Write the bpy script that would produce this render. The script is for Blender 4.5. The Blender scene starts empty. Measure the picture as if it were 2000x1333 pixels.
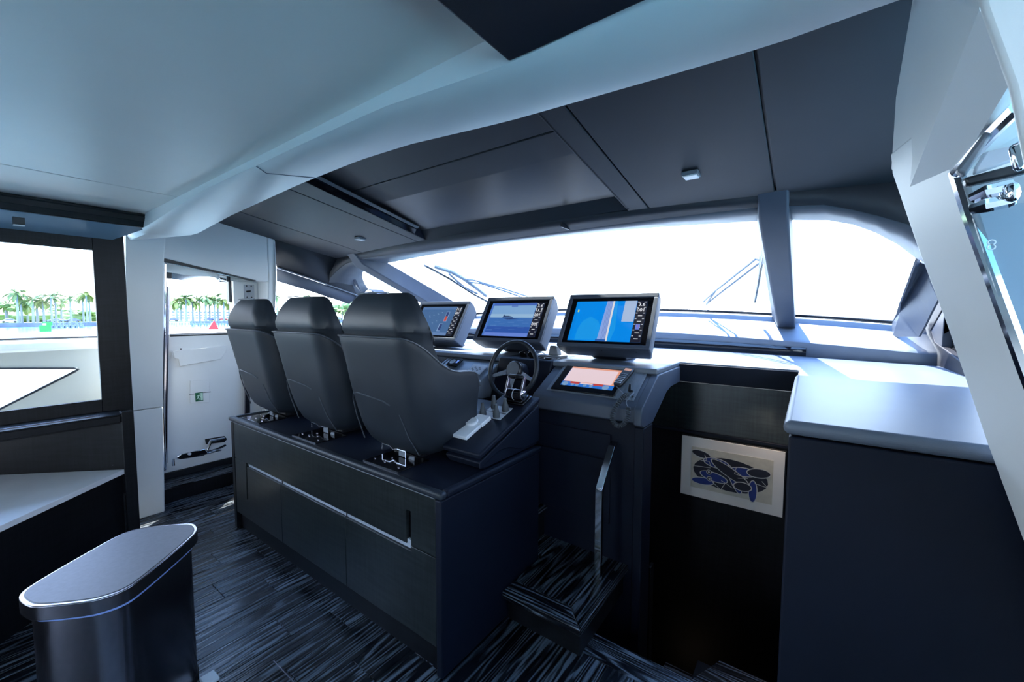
import bpy, bmesh, math, random
from mathutils import Vector, Matrix
C = bpy.context.scene.collection
R = math.radians
random.seed(7)

# ------------------------------------------------------------------ camera
cam = bpy.data.objects.new('camera', bpy.data.cameras.new('camera'))
C.objects.link(cam)
cam.data.sensor_width = 36.0
cam.data.lens = 14.4
cam.data.clip_start = 0.02
cam.data.clip_end = 5000
_y, _p, _r = R(36.0), R(3.7), R(0.15)
_f = Vector((-math.sin(_y)*math.cos(_p), math.cos(_y)*math.cos(_p), -math.sin(_p)))
_x = Vector((math.cos(_y), math.sin(_y), 0))
_u = _x.cross(_f)
_x2 = _x*math.cos(_r) + _u*math.sin(_r)
_u2 = _u*math.cos(_r) - _x*math.sin(_r)
M3 = Matrix((_x2, _u2, -_f)).transposed()
cam.matrix_world = Matrix.Translation((0, 0, 1.55)) @ M3.to_4x4()
bpy.context.scene.camera = cam

# ------------------------------------------------------------------ world, sun, exposure
vs = bpy.context.scene.view_settings
vs.view_transform = 'Standard'; vs.look = 'None'; vs.gamma = 1.0; vs.use_curve_mapping = False
vs.exposure = 0.95
W = bpy.data.worlds.new('world'); bpy.context.scene.world = W
W.use_nodes = True
nt = W.node_tree; nt.nodes.clear()
tc = nt.nodes.new('ShaderNodeTexCoord'); sep = nt.nodes.new('ShaderNodeSeparateXYZ')
rmp = nt.nodes.new('ShaderNodeValToRGB'); bg = nt.nodes.new('ShaderNodeBackground'); wo = nt.nodes.new('ShaderNodeOutputWorld')
nt.links.new(tc.outputs['Generated'], sep.inputs[0]); nt.links.new(sep.outputs['Z'], rmp.inputs[0])
rmp.color_ramp.elements[0].position = 0.0; rmp.color_ramp.elements[0].color = (0.88, 0.94, 1.0, 1)
rmp.color_ramp.elements[1].position = 0.6; rmp.color_ramp.elements[1].color = (0.28, 0.50, 1.0, 1)
nt.links.new(rmp.outputs[0], bg.inputs[0]); bg.inputs[1].default_value = 4.6
nt.links.new(bg.outputs[0], wo.inputs[0])
sun = bpy.data.objects.new('sun', bpy.data.lights.new('sun', 'SUN')); C.objects.link(sun)
sun.data.energy = 14.0; sun.data.angle = R(0.53); sun.data.color = (1.0, 0.95, 0.86)
sun.rotation_euler = Vector((0.36, -0.49, -1.0)).to_track_quat('-Z', 'Y').to_euler()

# ------------------------------------------------------------------ materials
def new_mat(name):
    m = bpy.data.materials.new(name); m.use_nodes = True
    return m, m.node_tree, m.node_tree.nodes['Principled BSDF']
def N(t, kind, **kw):
    n = t.nodes.new(kind)
    for k, v in kw.items(): setattr(n, k, v)
    return n
def plain(name, col, rough=0.5, metal=0.0, spec=0.5, noise=0.0, nscale=40, bump=0.0, bscale=400, coat=0.0, aniso=None, rvar=0.0):
    m, t, b = new_mat(name)
    b.inputs['Base Color'].default_value = (*col, 1); b.inputs['Roughness'].default_value = rough
    b.inputs['Metallic'].default_value = metal; b.inputs['Specular IOR Level'].default_value = spec
    b.inputs['Coat Weight'].default_value = coat
    c = N(t, 'ShaderNodeTexCoord')
    if noise:
        n = N(t, 'ShaderNodeTexNoise'); n.inputs['Scale'].default_value = nscale; n.inputs['Detail'].default_value = 3
        t.links.new(c.outputs['Object'], n.inputs['Vector'])
        r = N(t, 'ShaderNodeValToRGB')
        r.color_ramp.elements[0].position = .3; r.color_ramp.elements[1].position = .7
        r.color_ramp.elements[0].color = (*[x*(1-noise) for x in col], 1); r.color_ramp.elements[1].color = (*[min(1, x*(1+noise)) for x in col], 1)
        t.links.new(n.outputs['Fac'], r.inputs[0]); t.links.new(r.outputs[0], b.inputs['Base Color'])
    if bump:
        n = N(t, 'ShaderNodeTexVoronoi'); n.inputs['Scale'].default_value = bscale
        t.links.new(c.outputs['Object'], n.inputs['Vector'])
        bp = N(t, 'ShaderNodeBump'); bp.inputs['Strength'].default_value = bump; bp.inputs['Distance'].default_value = 0.001
        t.links.new(n.outputs['Distance'], bp.inputs['Height']); t.links.new(bp.outputs[0], b.inputs['Normal'])
    return m
def emis(name, col, s=1.0):
    m, t, b = new_mat(name)
    b.inputs['Base Color'].default_value = (0.01, 0.01, 0.01, 1); b.inputs['Roughness'].default_value = .2
    b.inputs['Emission Color'].default_value = (*col, 1); b.inputs['Emission Strength'].default_value = s
    return m
def glass_mat(name, tint=(1, 1, 1), refl=1.0):
    m = bpy.data.materials.new(name); m.use_nodes = True; t = m.node_tree; t.nodes.clear()
    o = N(t, 'ShaderNodeOutputMaterial'); mx = N(t, 'ShaderNodeMixShader'); tr = N(t, 'ShaderNodeBsdfTransparent'); gl = N(t, 'ShaderNodeBsdfGlossy')
    lw = N(t, 'ShaderNodeLayerWeight'); lw.inputs[0].default_value = .5
    pw = N(t, 'ShaderNodeMath', operation='POWER'); pw.inputs[1].default_value = 5.0
    mu = N(t, 'ShaderNodeMath', operation='MULTIPLY_ADD'); mu.inputs[1].default_value = .5*refl; mu.inputs[2].default_value = .015*refl
    tr.inputs[0].default_value = (*tint, 1); gl.inputs['Roughness'].default_value = 0.0
    t.links.new(lw.outputs['Facing'], pw.inputs[0]); t.links.new(pw.outputs[0], mu.inputs[0])
    t.links.new(mu.outputs[0], mx.inputs[0]); t.links.new(tr.outputs[0], mx.inputs[1]); t.links.new(gl.outputs[0], mx.inputs[2]); t.links.new(mx.outputs[0], o.inputs[0])
    return m
def floor_wood(name, c0, c1, along='Y', width=5.0):
    # brushed dark oak, pale pores drawn as contour lines of stretched noise
    m, t, b = new_mat(name)
    c = N(t, 'ShaderNodeTexCoord'); oi = N(t, 'ShaderNodeObjectInfo')
    sc = N(t, 'ShaderNodeVectorMath', operation='SCALE'); t.links.new(oi.outputs['Random'], sc.inputs['Scale']); sc.inputs[0].default_value = (37.0, 91.0, 13.0)
    ad = N(t, 'ShaderNodeVectorMath', operation='ADD'); t.links.new(c.outputs['Object'], ad.inputs[0]); t.links.new(sc.outputs[0], ad.inputs[1])
    mp = N(t, 'ShaderNodeMapping'); t.links.new(ad.outputs[0], mp.inputs[0])
    mp.inputs['Scale'].default_value = (6.0, .34, 6.0) if along == 'Y' else (.34, 6.0, 6.0)
    n1 = N(t, 'ShaderNodeTexNoise'); n1.inputs['Scale'].default_value = 1.3; n1.inputs['Detail'].default_value = 3.0; n1.inputs['Roughness'].default_value = .45
    t.links.new(mp.outputs[0], n1.inputs['Vector'])
    mu = N(t, 'ShaderNodeMath', operation='MULTIPLY'); mu.inputs[1].default_value = 105.0; t.links.new(n1.outputs['Fac'], mu.inputs[0])
    si = N(t, 'ShaderNodeMath', operation='SINE'); t.links.new(mu.outputs[0], si.inputs[0])
    mp2 = N(t, 'ShaderNodeMapping'); t.links.new(ad.outputs[0], mp2.inputs[0])
    mp2.inputs['Scale'].default_value = (120, 9, 120) if along == 'Y' else (9, 120, 120)
    n2 = N(t, 'ShaderNodeTexNoise'); n2.inputs['Scale'].default_value = 1.0; n2.inputs['Detail'].default_value = 2.0; t.links.new(mp2.outputs[0], n2.inputs['Vector'])
    a2 = N(t, 'ShaderNodeMath', operation='MULTIPLY_ADD'); t.links.new(n2.outputs['Fac'], a2.inputs[0]); a2.inputs[1].default_value = 2.2; a2.inputs[2].default_value = -1.2
    a3 = N(t, 'ShaderNodeMath', operation='ADD'); t.links.new(si.outputs[0], a3.inputs[0]); t.links.new(a2.outputs[0], a3.inputs[1])
    r = N(t, 'ShaderNodeValToRGB'); r.color_ramp.elements[0].position = .35; r.color_ramp.elements[1].position = .95
    r.color_ramp.elements[0].color = (*c0, 1); r.color_ramp.elements[1].color = (*c1, 1)
    t.links.new(a3.outputs[0], r.inputs[0])
    hv = N(t, 'ShaderNodeHueSaturation'); t.links.new(r.outputs[0], hv.inputs['Color'])
    v = N(t, 'ShaderNodeMath', operation='MULTIPLY_ADD'); t.links.new(oi.outputs['Random'], v.inputs[0]); v.inputs[1].default_value = .7; v.inputs[2].default_value = .65
    t.links.new(v.outputs[0], hv.inputs['Value']); t.links.new(hv.outputs[0], b.inputs['Base Color'])
    b.inputs['Roughness'].default_value = .30
    rr = N(t, 'ShaderNodeMapRange'); rr.inputs['From Min'].default_value = -1; rr.inputs['To Min'].default_value = .22; rr.inputs['To Max'].default_value = .42
    t.links.new(a3.outputs[0], rr.inputs[0]); t.links.new(rr.outputs[0], b.inputs['Roughness'])
    bp = N(t, 'ShaderNodeBump'); bp.inputs['Strength'].default_value = .35; bp.inputs['Distance'].default_value = .001; bp.invert = True
    t.links.new(a3.outputs[0], bp.inputs['Height']); t.links.new(bp.outputs[0], b.inputs['Normal'])
    return m
def veneer(name, c0, c1, rough=.3, coat=.3, spec=.5):
    # dyed sycamore veneer: fine vertical pores crossed by a faint horizontal ripple
    m, t, b = new_mat(name)
    c = N(t, 'ShaderNodeTexCoord')
    mp = N(t, 'ShaderNodeMapping'); mp.inputs['Scale'].default_value = (90, 90, 5); t.links.new(c.outputs['Object'], mp.inputs[0])
    n1 = N(t, 'ShaderNodeTexNoise'); n1.inputs['Scale'].default_value = 1; n1.inputs['Detail'].default_value = 4; t.links.new(mp.outputs[0], n1.inputs['Vector'])
    mp2 = N(t, 'ShaderNodeMapping'); mp2.inputs['Scale'].default_value = (6, 6, 60); t.links.new(c.outputs['Object'], mp2.inputs[0])
    n2 = N(t, 'ShaderNodeTexNoise'); n2.inputs['Scale'].default_value = 1; n2.inputs['Detail'].default_value = 3; n2.inputs['Distortion'].default_value = .6; t.links.new(mp2.outputs[0], n2.inputs['Vector'])
    ad = N(t, 'ShaderNodeMath', operation='ADD'); t.links.new(n1.outputs['Fac'], ad.inputs[0]); t.links.new(n2.outputs['Fac'], ad.inputs[1])
    r = N(t, 'ShaderNodeValToRGB'); r.color_ramp.elements[0].position = .38; r.color_ramp.elements[1].position = .62
    r.color_ramp.elements[0].color = (*c0, 1); r.color_ramp.elements[1].color = (*c1, 1)
    hf = N(t, 'ShaderNodeMath', operation='MULTIPLY'); hf.inputs[1].default_value = .5; t.links.new(ad.outputs[0], hf.inputs[0])
    t.links.new(hf.outputs[0], r.inputs[0]); t.links.new(r.outputs[0], b.inputs['Base Color'])
    b.inputs['Roughness'].default_value = rough; b.inputs['Coat Weight'].default_value = coat; b.inputs['Specular IOR Level'].default_value = spec; b.inputs['Coat Roughness'].default_value = .25
    bp = N(t, 'ShaderNodeBump'); bp.inputs['Strength'].default_value = .12; bp.inputs['Distance'].default_value = .001
    t.links.new(n1.outputs['Fac'], bp.inputs['Height']); t.links.new(bp.outputs[0], b.inputs['Normal'])
    return m
m_seat = plain('seat_leather', (.019, .025, .034), .40, spec=.38, noise=.12, nscale=6, bump=.25, bscale=900)
m_dash = plain('dash_leather', (.125, .148, .185), .36, noise=.04, nscale=8, bump=.2, bscale=900)
m_navy = plain('dark_leather', (.006, .009, .019), .52, spec=.2, noise=.08, nscale=5, bump=.2, bscale=900)
m_head = plain('headliner_leather', (.022, .026, .034), .55, noise=.06, nscale=4, bump=.2, bscale=900)
m_mull = plain('pillar_leather', (.058, .072, .102), .5, noise=.05, nscale=5, bump=.2, bscale=900)
m_soff = plain('soffit_leather', (.085, .10, .125), .5, noise=.05, nscale=5, bump=.2, bscale=900)
m_white = plain('white_panel', (.82, .83, .82), .38, noise=.02, nscale=3, bump=.05, bscale=700)
m_door2 = plain('shaded_door_lining', (.30, .36, .40), .3, noise=.04, nscale=4)  # white lining, its shade put into the grey-blue colour
m_ceil = plain('ceiling_leather', (.84, .80, .75), .45, noise=.02, nscale=3, bump=.06, bscale=700)
m_bulw = plain('cream_gelcoat', (.40, .41, .37), .3, noise=.02, nscale=2)
m_gel = plain('gelcoat', (.74, .76, .73), .25, noise=.02, nscale=2)
m_floor = floor_wood('floor_oak', (.006, .007, .010), (.16, .19, .23))
m_floorx = floor_wood('floor_oak_cross', (.006, .007, .010), (.18, .21, .25), along='X')
m_ven = veneer('dark_veneer', (.009, .012, .013), (.024, .030, .030), .3, .15, .45)
m_ven2 = veneer('black_veneer', (.004, .0045, .006), (.009, .010, .013), .4, 0, .25)
m_blk = plain('black_plastic', (.012, .013, .016), .35, noise=.1, nscale=20)
m_gblk = plain('gloss_black', (.006, .006, .008), .08, noise=.05, nscale=10)
m_gry = plain('grey_plastic', (.16, .18, .21), .45, noise=.05, nscale=20, bump=.1, bscale=500)
m_lgry = plain('pale_grey_plastic', (.42, .45, .5), .4, noise=.04, nscale=20)
m_rub = plain('rubber', (.05, .06, .07), .6, noise=.1, nscale=30)
m_wpl = plain('white_plastic', (.7, .73, .76), .3, noise=.02, nscale=10)
m_chr = plain('polished_steel', (.82, .84, .88), .07, metal=1.0, noise=.03, nscale=6)
m_bru = plain('brushed_steel', (.34, .32, .36), .24, metal=1.0, noise=.08, nscale=60)
m_top = plain('stone_top', (.90, .90, .92), .3, noise=.03, nscale=7)
m_glass = glass_mat('clear_glass', (.96, .98, .98), .5)
m_tint = glass_mat('tinted_glass', (.90, .95, .98), .5)
m_shelf = plain('sky_lit_lacquer', (.22, .32, .40), .25, noise=.05, nscale=4)  # blue base colour stands for outside light mirrored in the lacquer
m_lamp = plain('lamp_lens', (.75, .78, .8), .3, noise=.02, nscale=10)
m_stitch = plain('stitching', (.25, .27, .3), .5, noise=.05, nscale=50)

# ------------------------------------------------------------------ helpers
ORG = {}
def org(o):
    v = Vector((0, 0, 0))
    while o is not None:
        v += Vector(o.location); o = o.parent
    return v
def tag(o, label=None, cat=None, group=None, kind=None):
    if label: o['label'] = label
    if cat: o['category'] = cat
    if group: o['group'] = group
    if kind: o['kind'] = kind
    return o
def thing(name, label, cat, loc, group=None, kind=None):
    o = bpy.data.objects.new(name, None); o.empty_display_size = .1
    C.objects.link(o); o.location = loc
    return tag(o, label, cat, group, kind)
def struct(name, loc=(0, 0, 0)):
    o = bpy.data.objects.new(name, None); o.empty_display_size = .1
    C.objects.link(o); o.location = loc
    o['kind'] = 'structure'
    return o
def mk(name, verts, faces, mat, parent=None, bevel=0, smooth=False, subd=0, solid=0, seg=2, local=False, fix=True):
    """one mesh object; verts in world space (or in the parent's space when local)"""
    o0 = Vector((0, 0, 0)) if (local or parent is None) else org(parent)
    me = bpy.data.meshes.new(name)
    me.from_pydata([tuple(Vector(v) - o0) for v in verts], [], faces); me.validate()
    if fix:
        bm = bmesh.new(); bm.from_mesh(me); bmesh.ops.recalc_face_normals(bm, faces=bm.faces); bm.to_mesh(me); bm.free()
    me.materials.append(mat)
    o = bpy.data.objects.new(name, me); C.objects.link(o)
    if parent is not None: o.parent = parent
    if solid:
        s = o.modifiers.new('thick', 'SOLIDIFY'); s.thickness = solid; s.offset = 0
    if bevel:
        b = o.modifiers.new('bevel', 'BEVEL'); b.width = bevel; b.segments = seg; b.limit_method = 'ANGLE'; b.angle_limit = R(35); b.harden_normals = False
    if subd:
        s = o.modifiers.new('sub', 'SUBSURF'); s.levels = subd; s.render_levels = subd
    if smooth or bevel or subd:
        for p in me.polygons: p.use_smooth = True
        if not subd:
            try: me.set_sharp_from_angle(angle=R(40))
            except Exception: pass
    return o
BF = [(0, 3, 2, 1), (4, 5, 6, 7), (0, 1, 5, 4), (1, 2, 6, 5), (2, 3, 7, 6), (3, 0, 4, 7)]
def bxv(x0, x1, y0, y1, z0, z1):
    return [(x0, y0, z0), (x1, y0, z0), (x1, y1, z0), (x0, y1, z0), (x0, y0, z1), (x1, y0, z1), (x1, y1, z1), (x0, y1, z1)]
def box(name, x0, x1, y0, y1, z0, z1, mat, parent=None, bevel=0.003, **k):
    return mk(name, bxv(x0, x1, y0, y1, z0, z1), BF, mat, parent, bevel, **k)
class MB:
    def __init__(s): s.v = []; s.f = []
    def add(s, v, f):
        n = len(s.v); s.v += [tuple(a) for a in v]; s.f += [tuple(i+n for i in q) for q in f]; return s
    def box(s, *a): return s.add(bxv(*a), BF)
    def tube(s, pts, r, n=8, cap=True):
        pts = [Vector(p) for p in pts]; rings = []
        rr = r if isinstance(r, (list, tuple)) else [r]*len(pts)
        up = None
        for i, p in enumerate(pts):
            d = (pts[min(i+1, len(pts)-1)] - pts[max(i-1, 0)]).normalized()
            if up is None:
                up = Vector((0, 0, 1)) if abs(d.z) < .9 else Vector((1, 0, 0))
            a = d.cross(up).normalized(); b = a.cross(d).normalized(); up = b
            rings.append([p + (a*math.cos(2*math.pi*k/n) + b*math.sin(2*math.pi*k/n))*rr[i] for k in range(n)])
        v = [q for g in rings for q in g]; f = []
        for i in range(len(rings)-1):
            for k in range(n):
                f.append((i*n+k, i*n+(k+1) % n, (i+1)*n+(k+1) % n, (i+1)*n+k))
        if cap: f.append(tuple(range(n-1, -1, -1))); f.append(tuple((len(rings)-1)*n+k for k in range(n)))
        return s.add(v, f)
    def lathe(s, prof, c, n=16, axis=(0, 0, 1)):
        ax = Vector(axis).normalized(); t = Vector((1, 0, 0)) if abs(ax.x) < .8 else Vector((0, 1, 0))
        a = ax.cross(t).normalized(); b = ax.cross(a)
        v = []; f = []
        for r, h in prof:
            for k in range(n):
                v.append(Vector(c)+ax*h+(a*math.cos(2*math.pi*k/n)+b*math.sin(2*math.pi*k/n))*r)
        for i in range(len(prof)-1):
            for k in range(n): f.append((i*n+k, i*n+(k+1) % n, (i+1)*n+(k+1) % n, (i+1)*n+k))
        f.append(tuple(range(n))); f.append(tuple((len(prof)-1)*n+k for k in range(n)))
        return s.add(v, f)
    def mk(s, name, mat, parent=None, **k): return mk(name, s.v, s.f, mat, parent, **k)
def prism(name, poly, axis, a, b, mat, parent=None, bevel=.004, **k):
    """poly in the plane normal to axis: for x -> (y,z), y -> (x,z), z -> (x,y)"""
    def P(p, t):
        return (t, p[0], p[1]) if axis == 'x' else (p[0], t, p[1]) if axis == 'y' else (p[0], p[1], t)
    n = len(poly)
    v = [P(p, a) for p in poly] + [P(p, b) for p in poly]
    f = [tuple(range(n)), tuple(range(2*n-1, n-1, -1))] + [(i, (i+1) % n, n+(i+1) % n, n+i) for i in range(n)]
    return mk(name, v, f, mat, parent, bevel, **k)
def slab(name, poly3, off, mat, parent=None, bevel=.003, **k):
    """closed solid: a 3D polygon pushed along the vector off"""
    n = len(poly3); o = Vector(off)
    v = [Vector(p) for p in poly3] + [Vector(p)+o for p in poly3]
    f = [tuple(range(n)), tuple(range(2*n-1, n-1, -1))] + [(i, (i+1) % n, n+(i+1) % n, n+i) for i in range(n)]
    return mk(name, v, f, mat, parent, bevel, **k)
def grid(name, rows, mat, parent=None, solid=.01, smooth=True, bevel=0, **k):
    n = len(rows[0]); v = [p for r in rows for p in r]; f = []
    for i in range(len(rows)-1):
        for j in range(n-1): f.append((i*n+j, i*n+j+1, (i+1)*n+j+1, (i+1)*n+j))
    return mk(name, v, f, mat, parent, bevel, smooth=smooth, solid=solid, **k)
def lerp(L, x):
    """L: sorted (x, value...) tuples"""
    if x <= L[0][0]: return tuple(L[0][1:])
    for a, b in zip(L, L[1:]):
        if x <= b[0]:
            t = (x-a[0])/(b[0]-a[0]); return tuple(p+(q-p)*t for p, q in zip(a[1:], b[1:]))
    return tuple(L[-1][1:])
def rrect(w, h, r, n=4):
    pts = []
    for cx, cy, a0 in ((w/2-r, h/2-r, 0), (-w/2+r, h/2-r, 90), (-w/2+r, -h/2+r, 180), (w/2-r, -h/2+r, 270)):
        for i in range(n+1):
            a = R(a0+90*i/n); pts.append((cx+r*math.cos(a), cy+r*math.sin(a)))
    return pts
def dup(root, loc, label=None, rotz=None):
    r = root.copy(); C.objects.link(r); r.location = loc
    if rotz is not None: r.rotation_euler = (0, 0, rotz)
    if label: r['label'] = label
    for ch in list(root.children):
        c = ch.copy(); C.objects.link(c); c.parent = r
        for g in list(ch.children):
            d = g.copy(); C.objects.link(d); d.parent = c
    return r
def text_mesh(name, txt, size, mat, parent, M, align='CENTER'):
    cu = bpy.data.curves.new(name, 'FONT'); cu.body = txt; cu.size = size; cu.align_x = align; cu.align_y = 'CENTER'; cu.resolution_u = 2
    o = bpy.data.objects.new('tmp', cu); C.objects.link(o)
    me = bpy.data.meshes.new_from_object(o.evaluated_get(bpy.context.evaluated_depsgraph_get()))
    bpy.data.objects.remove(o); bpy.data.curves.remove(cu)
    me.transform(M); me.materials.clear(); me.materials.append(mat)
    q = bpy.data.objects.new(name, me); C.objects.link(q); q.parent = parent
    return q
# ================================================================== STRUCTURE
XC = -1.98
def Bp(x): d = x-XC; return Vector((x, 4.5-.084*d*d, 1.60-.018*d*d))
def Tp(x): d = x-XC; return Vector((x, 2.95-.05*d*d, 2.19-.03*d*d))
def WP(x, t, off=0.0): return Bp(x)*(1-t) + Tp(x)*t + Vector((0, .38, .92))*off
def yH(x): return 2.36+.03*(x-XC)**2
def zH(y): return 2.40-.17*(y-1)

# ---- floor: planks running fore and aft
fl = struct('floor')
box('subfloor', -5.0, 1.2, -5.0, 1.63, -.06, -.012, m_blk, fl, 0)
PW = .186
def plank(x0, x1, y0, y1, z, mat, parent, th=.012, name='plank'):
    return box(name, x0+.0012, x1-.0012, y0+.0012, y1-.0012, z-th, z, mat, parent, .0015)
x = -4.2; k = 0
while x < .55:
    cuts = [-1.6, -.35+((k*.617) % 1)*.9, .75+((k*.391) % 1)*.5]
    y0 = -1.6; ymax = 1.64
    if x+PW < -3.2: ymax = 2.0
    for c in cuts[1:]+[ymax]:
        if c > y0+.15: plank(x, min(x+PW, .6), y0, min(c, ymax), 0, m_floor, fl); y0 = min(c, ymax)
    x += PW; k += 1
box('rear_floor', -5.0, 1.2, -5.0, -1.6, -.012, 0, m_floor, fl, 0)
plank(-1.2, .02, 1.64, 1.78, 0, m_floorx, fl, .04, 'nosing_plank')
box('riser', -1.2, .02, 1.66, 1.74, -.3, -.04, m_ven2, fl, .002)
box('joint_strip', -1.883, -1.693, 0.778, 0.782, -.002, .0012, m_bru, fl, 0)
# port door step
box('door_step_core', -4.75, -4.19, .6, 2.0, 0, .118, m_ven2, fl, .002)
plank(-4.40, -4.30, .95, 2.0, .13, m_floor, fl); plank(-4.30, -4.18, .95, 2.0, .13, m_floor, fl)
box('door_sill', -4.75, -4.40, .9, 2.0, .13, .185, m_blk, fl, .004)
# helm platform
hp = struct('floor_helm')
box('platform_core', -4.2, -1.30, 1.93, 2.45, .02, .345, m_ven2, hp, .002)
for i in range(15):
    plank(-4.2+i*.1947, -4.2+(i+1)*.1947, 1.93, 2.42, .36, m_floor, hp, .016)

# ---- companion steps beside the seat base
st = struct('trim_steps')
box('riser', -1.19, -.785, 1.61, 2.28, 0, .135, m_ven2, st, .002)
box('riser', -1.31, -1.19, 1.94, 2.28, 0, .135, m_ven2, st, .002)
def mit(name, pts, z, th, mat, parent): return prism(name, pts, 'z', z-th, z, mat, parent, .005)
mit('tread_plank', [(-1.19, 1.56), (-.76, 1.56), (-.86, 1.665), (-1.19, 1.665)], .17, .036, m_floorx, st)
mit('tread_plank', [(-.76, 1.562), (-.76, 2.27), (-.86, 2.27), (-.86, 1.667)], .17, .036, m_floor, st)
mit('tread_plank', [(-1.19, 1.668), (-1.03, 1.668), (-1.03, 2.27), (-1.19, 2.27)], .17, .036, m_floor, st)
mit('tread_plank', [(-1.028, 1.668), (-.862, 1.668), (-.862, 2.27), (-1.028, 2.27)], .17, .036, m_floor, st)
mit('tread_plank', [(-1.31, 1.94), (-1.192, 1.94), (-1.192, 2.27), (-1.31, 2.27)], .17, .036, m_floor, st)
box('post_slot', -.805, -.775, 1.965, 2.045, .169, .1715, m_gblk, st, 0)
# steps going down to the cabin below
lo = struct('floor_lower_steps')
slab('tread', [(-.30, 2.22, -.2), (-.02, 2.22, -.2), (-.02, 1.9, -.2), (-.41, 1.9, -.2), (-.41, 1.98, -.2)], (0, 0, -.03), m_floorx, lo, .003)
slab('tread', [(-.58, 2.28, -.4), (-.02, 2.28, -.4), (-.02, 1.95, -.4), (-.6, 1.95, -.4)], (0, 0, -.03), m_floorx, lo, .003)
box('riser', -.40, -.02, 1.95, 2.19, -.4, -.23, m_ven2, lo, .002)
box('lower_floor', -1.4, .1, 1.6, 2.9, -1.45, -1.4, m_floor, lo, 0)

# ---- unseen dark hull box added to keep daylight from leaking in below deck
hu = struct('wall_hull')
box('hull_bottom', -4.85, .86, -5.1, 4.7, -1.56, -1.5, m_ven2, hu, 0)
box('hull_side', -4.86, -4.80, -5.1, 4.7, -1.5, -.45, m_ven2, hu, 0)
box('hull_side', -4.86, -4.80, 2.1, 4.7, -.45, 1.2, m_ven2, hu, 0)
box('hull_side', .80, .86, -5.1, 4.7, -1.5, 1.24, m_ven2, hu, 0)
box('hull_front', -4.85, .86, 4.55, 4.6, -1.5, 1.235, m_ven2, hu, 0)
box('hull_back', -4.85, .86, -5.1, -5.05, -1.5, 0, m_ven2, hu, 0)
# ---- stairwell walls
sw = struct('wall_stairwell')
box('wall_panel', -1.40, .0, 2.85, 2.90, -1.4, .775, m_ven2, sw, .002)
box('wall_panel', -1.40, .0, 2.85, 2.90, .79, 1.107, m_ven, sw, .002)
box('ledge_strip', -1.40, -.0, 2.832, 2.87, .772, .792, m_navy, sw, .003)
box('padded_band', -1.40, -.03, 2.838, 2.90, 1.112, 1.228, m_navy, sw, .004)
box('side_panel', -1.44, -1.40, 2.28, 2.9, -1.4, 1.1, m_ven2, sw, .002)
box('side_panel', -1.4, -1.36, 1.78, 2.3, -1.4, -.02, m_ven2, sw, .002)
box('corner_post', -.70, -.682, 2.30, 2.36, -1.4, .1, m_ven2, sw, .003)

# ---- dash deck and windscreen ledge
dk = struct('trim_dash_deck')
poly = [(-.04, 2.425), (.62, 2.425), (.70, 3.0), (.70, 3.55)]
xs = [.64-i*.2 for i in range(27)]
poly += [(x, 3.99-.06*(x-XC)**2) for x in xs]
poly += [(-4.60, 3.3), (-4.45, 2.38), (-3.3, 2.355), (-.69, 2.355), (-.69, 2.85), (-.04, 2.85)]
v = [(p[0], p[1], 1.242) for p in poly]; n = len(v)
slab('deck_panel', v, (0, 0, -.034), m_dash, dk, .010, seg=3)
box('deck_seam', -1.305, -1.302, 2.86, 3.9, 1.2415, 1.2427, m_blk, dk, 0)
box('deck_seam', -2.272, -2.269, 2.36, 3.9, 1.2415, 1.2427, m_blk, dk, 0)
mk('deck_seam', [(-1.3, 3.12, 1.2427), (.35, 3.12, 1.2427), (.35, 3.123, 1.2427), (-1.3, 3.123, 1.2427)], [(0, 1, 2, 3)], m_blk, dk)
led = struct('trim_windscreen_ledge')
X = [-4.60+i*(5.24/40) for i in range(41)]
def lz(x): return 1.415-.013*(x-XC)**2
r0 = [(x, 3.96-.06*(x-XC)**2, 1.238) for x in X]
r0b = [(x, 3.965-.06*(x-XC)**2, lz(x)-.02) for x in X]
r1 = [(x, 3.985-.06*(x-XC)**2, lz(x)) for x in X]
r2 = [tuple(Bp(x)+Vector((0, -.05, -.055))) for x in X]
r3 = [tuple(Bp(x)+Vector((0, .0, -.012))) for x in X]
grid('ledge_cover', [r0, r0b, r1, r2, r3], m_dash, led, .012)
Xs = [x for x in X if -3.95 <= x <= .04]
grid('slot_shade_strip', [[(x, 3.953-.06*(x-XC)**2, 1.246) for x in Xs], [(x, 3.953-.06*(x-XC)**2, 1.332-.006*(x-XC)**2) for x in Xs]], m_gblk, led, .006)  # raised black strip stands for the shaded recess of the slot
grid('glass_gasket', [[tuple(WP(x, .004, .0)) for x in X], [tuple(WP(x, .03, .004)) for x in X]], m_blk, led, .014)

# ---- windscreen panes: centre, starboard, port
def pane(name, xa, xb, top, n=24):
    o = struct(name)
    rows = []
    for j in range(5):
        rows.append([tuple(WP(xa+(xb-xa)*i/n, .0+(top(xa+(xb-xa)*i/n))*j/4, .01)) for i in range(n+1)])
    grid('pane', rows, m_tint, o, .008)
    return o
ARC = [(-0.094, 0.995), (-0.027, 0.994), (0.062, 0.983), (0.165, 0.949), (0.256, 0.894), (0.358, 0.806), (0.448, 0.703)]
SIDE = [(0.448, 0.703), (0.459, 0.502), (0.469, 0.252), (0.479, 0.013)]
XE = max(a[0] for a in ARC)
w1 = pane('window_1', -3.68, -.28, lambda x: 1.03)
w2 = pane('window_2', -.10, XE+.05, lambda x: 1.03)
w3 = pane('window_3', 2*XC-XE-.05, 2*XC+.10, lambda x: 1.03)

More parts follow.
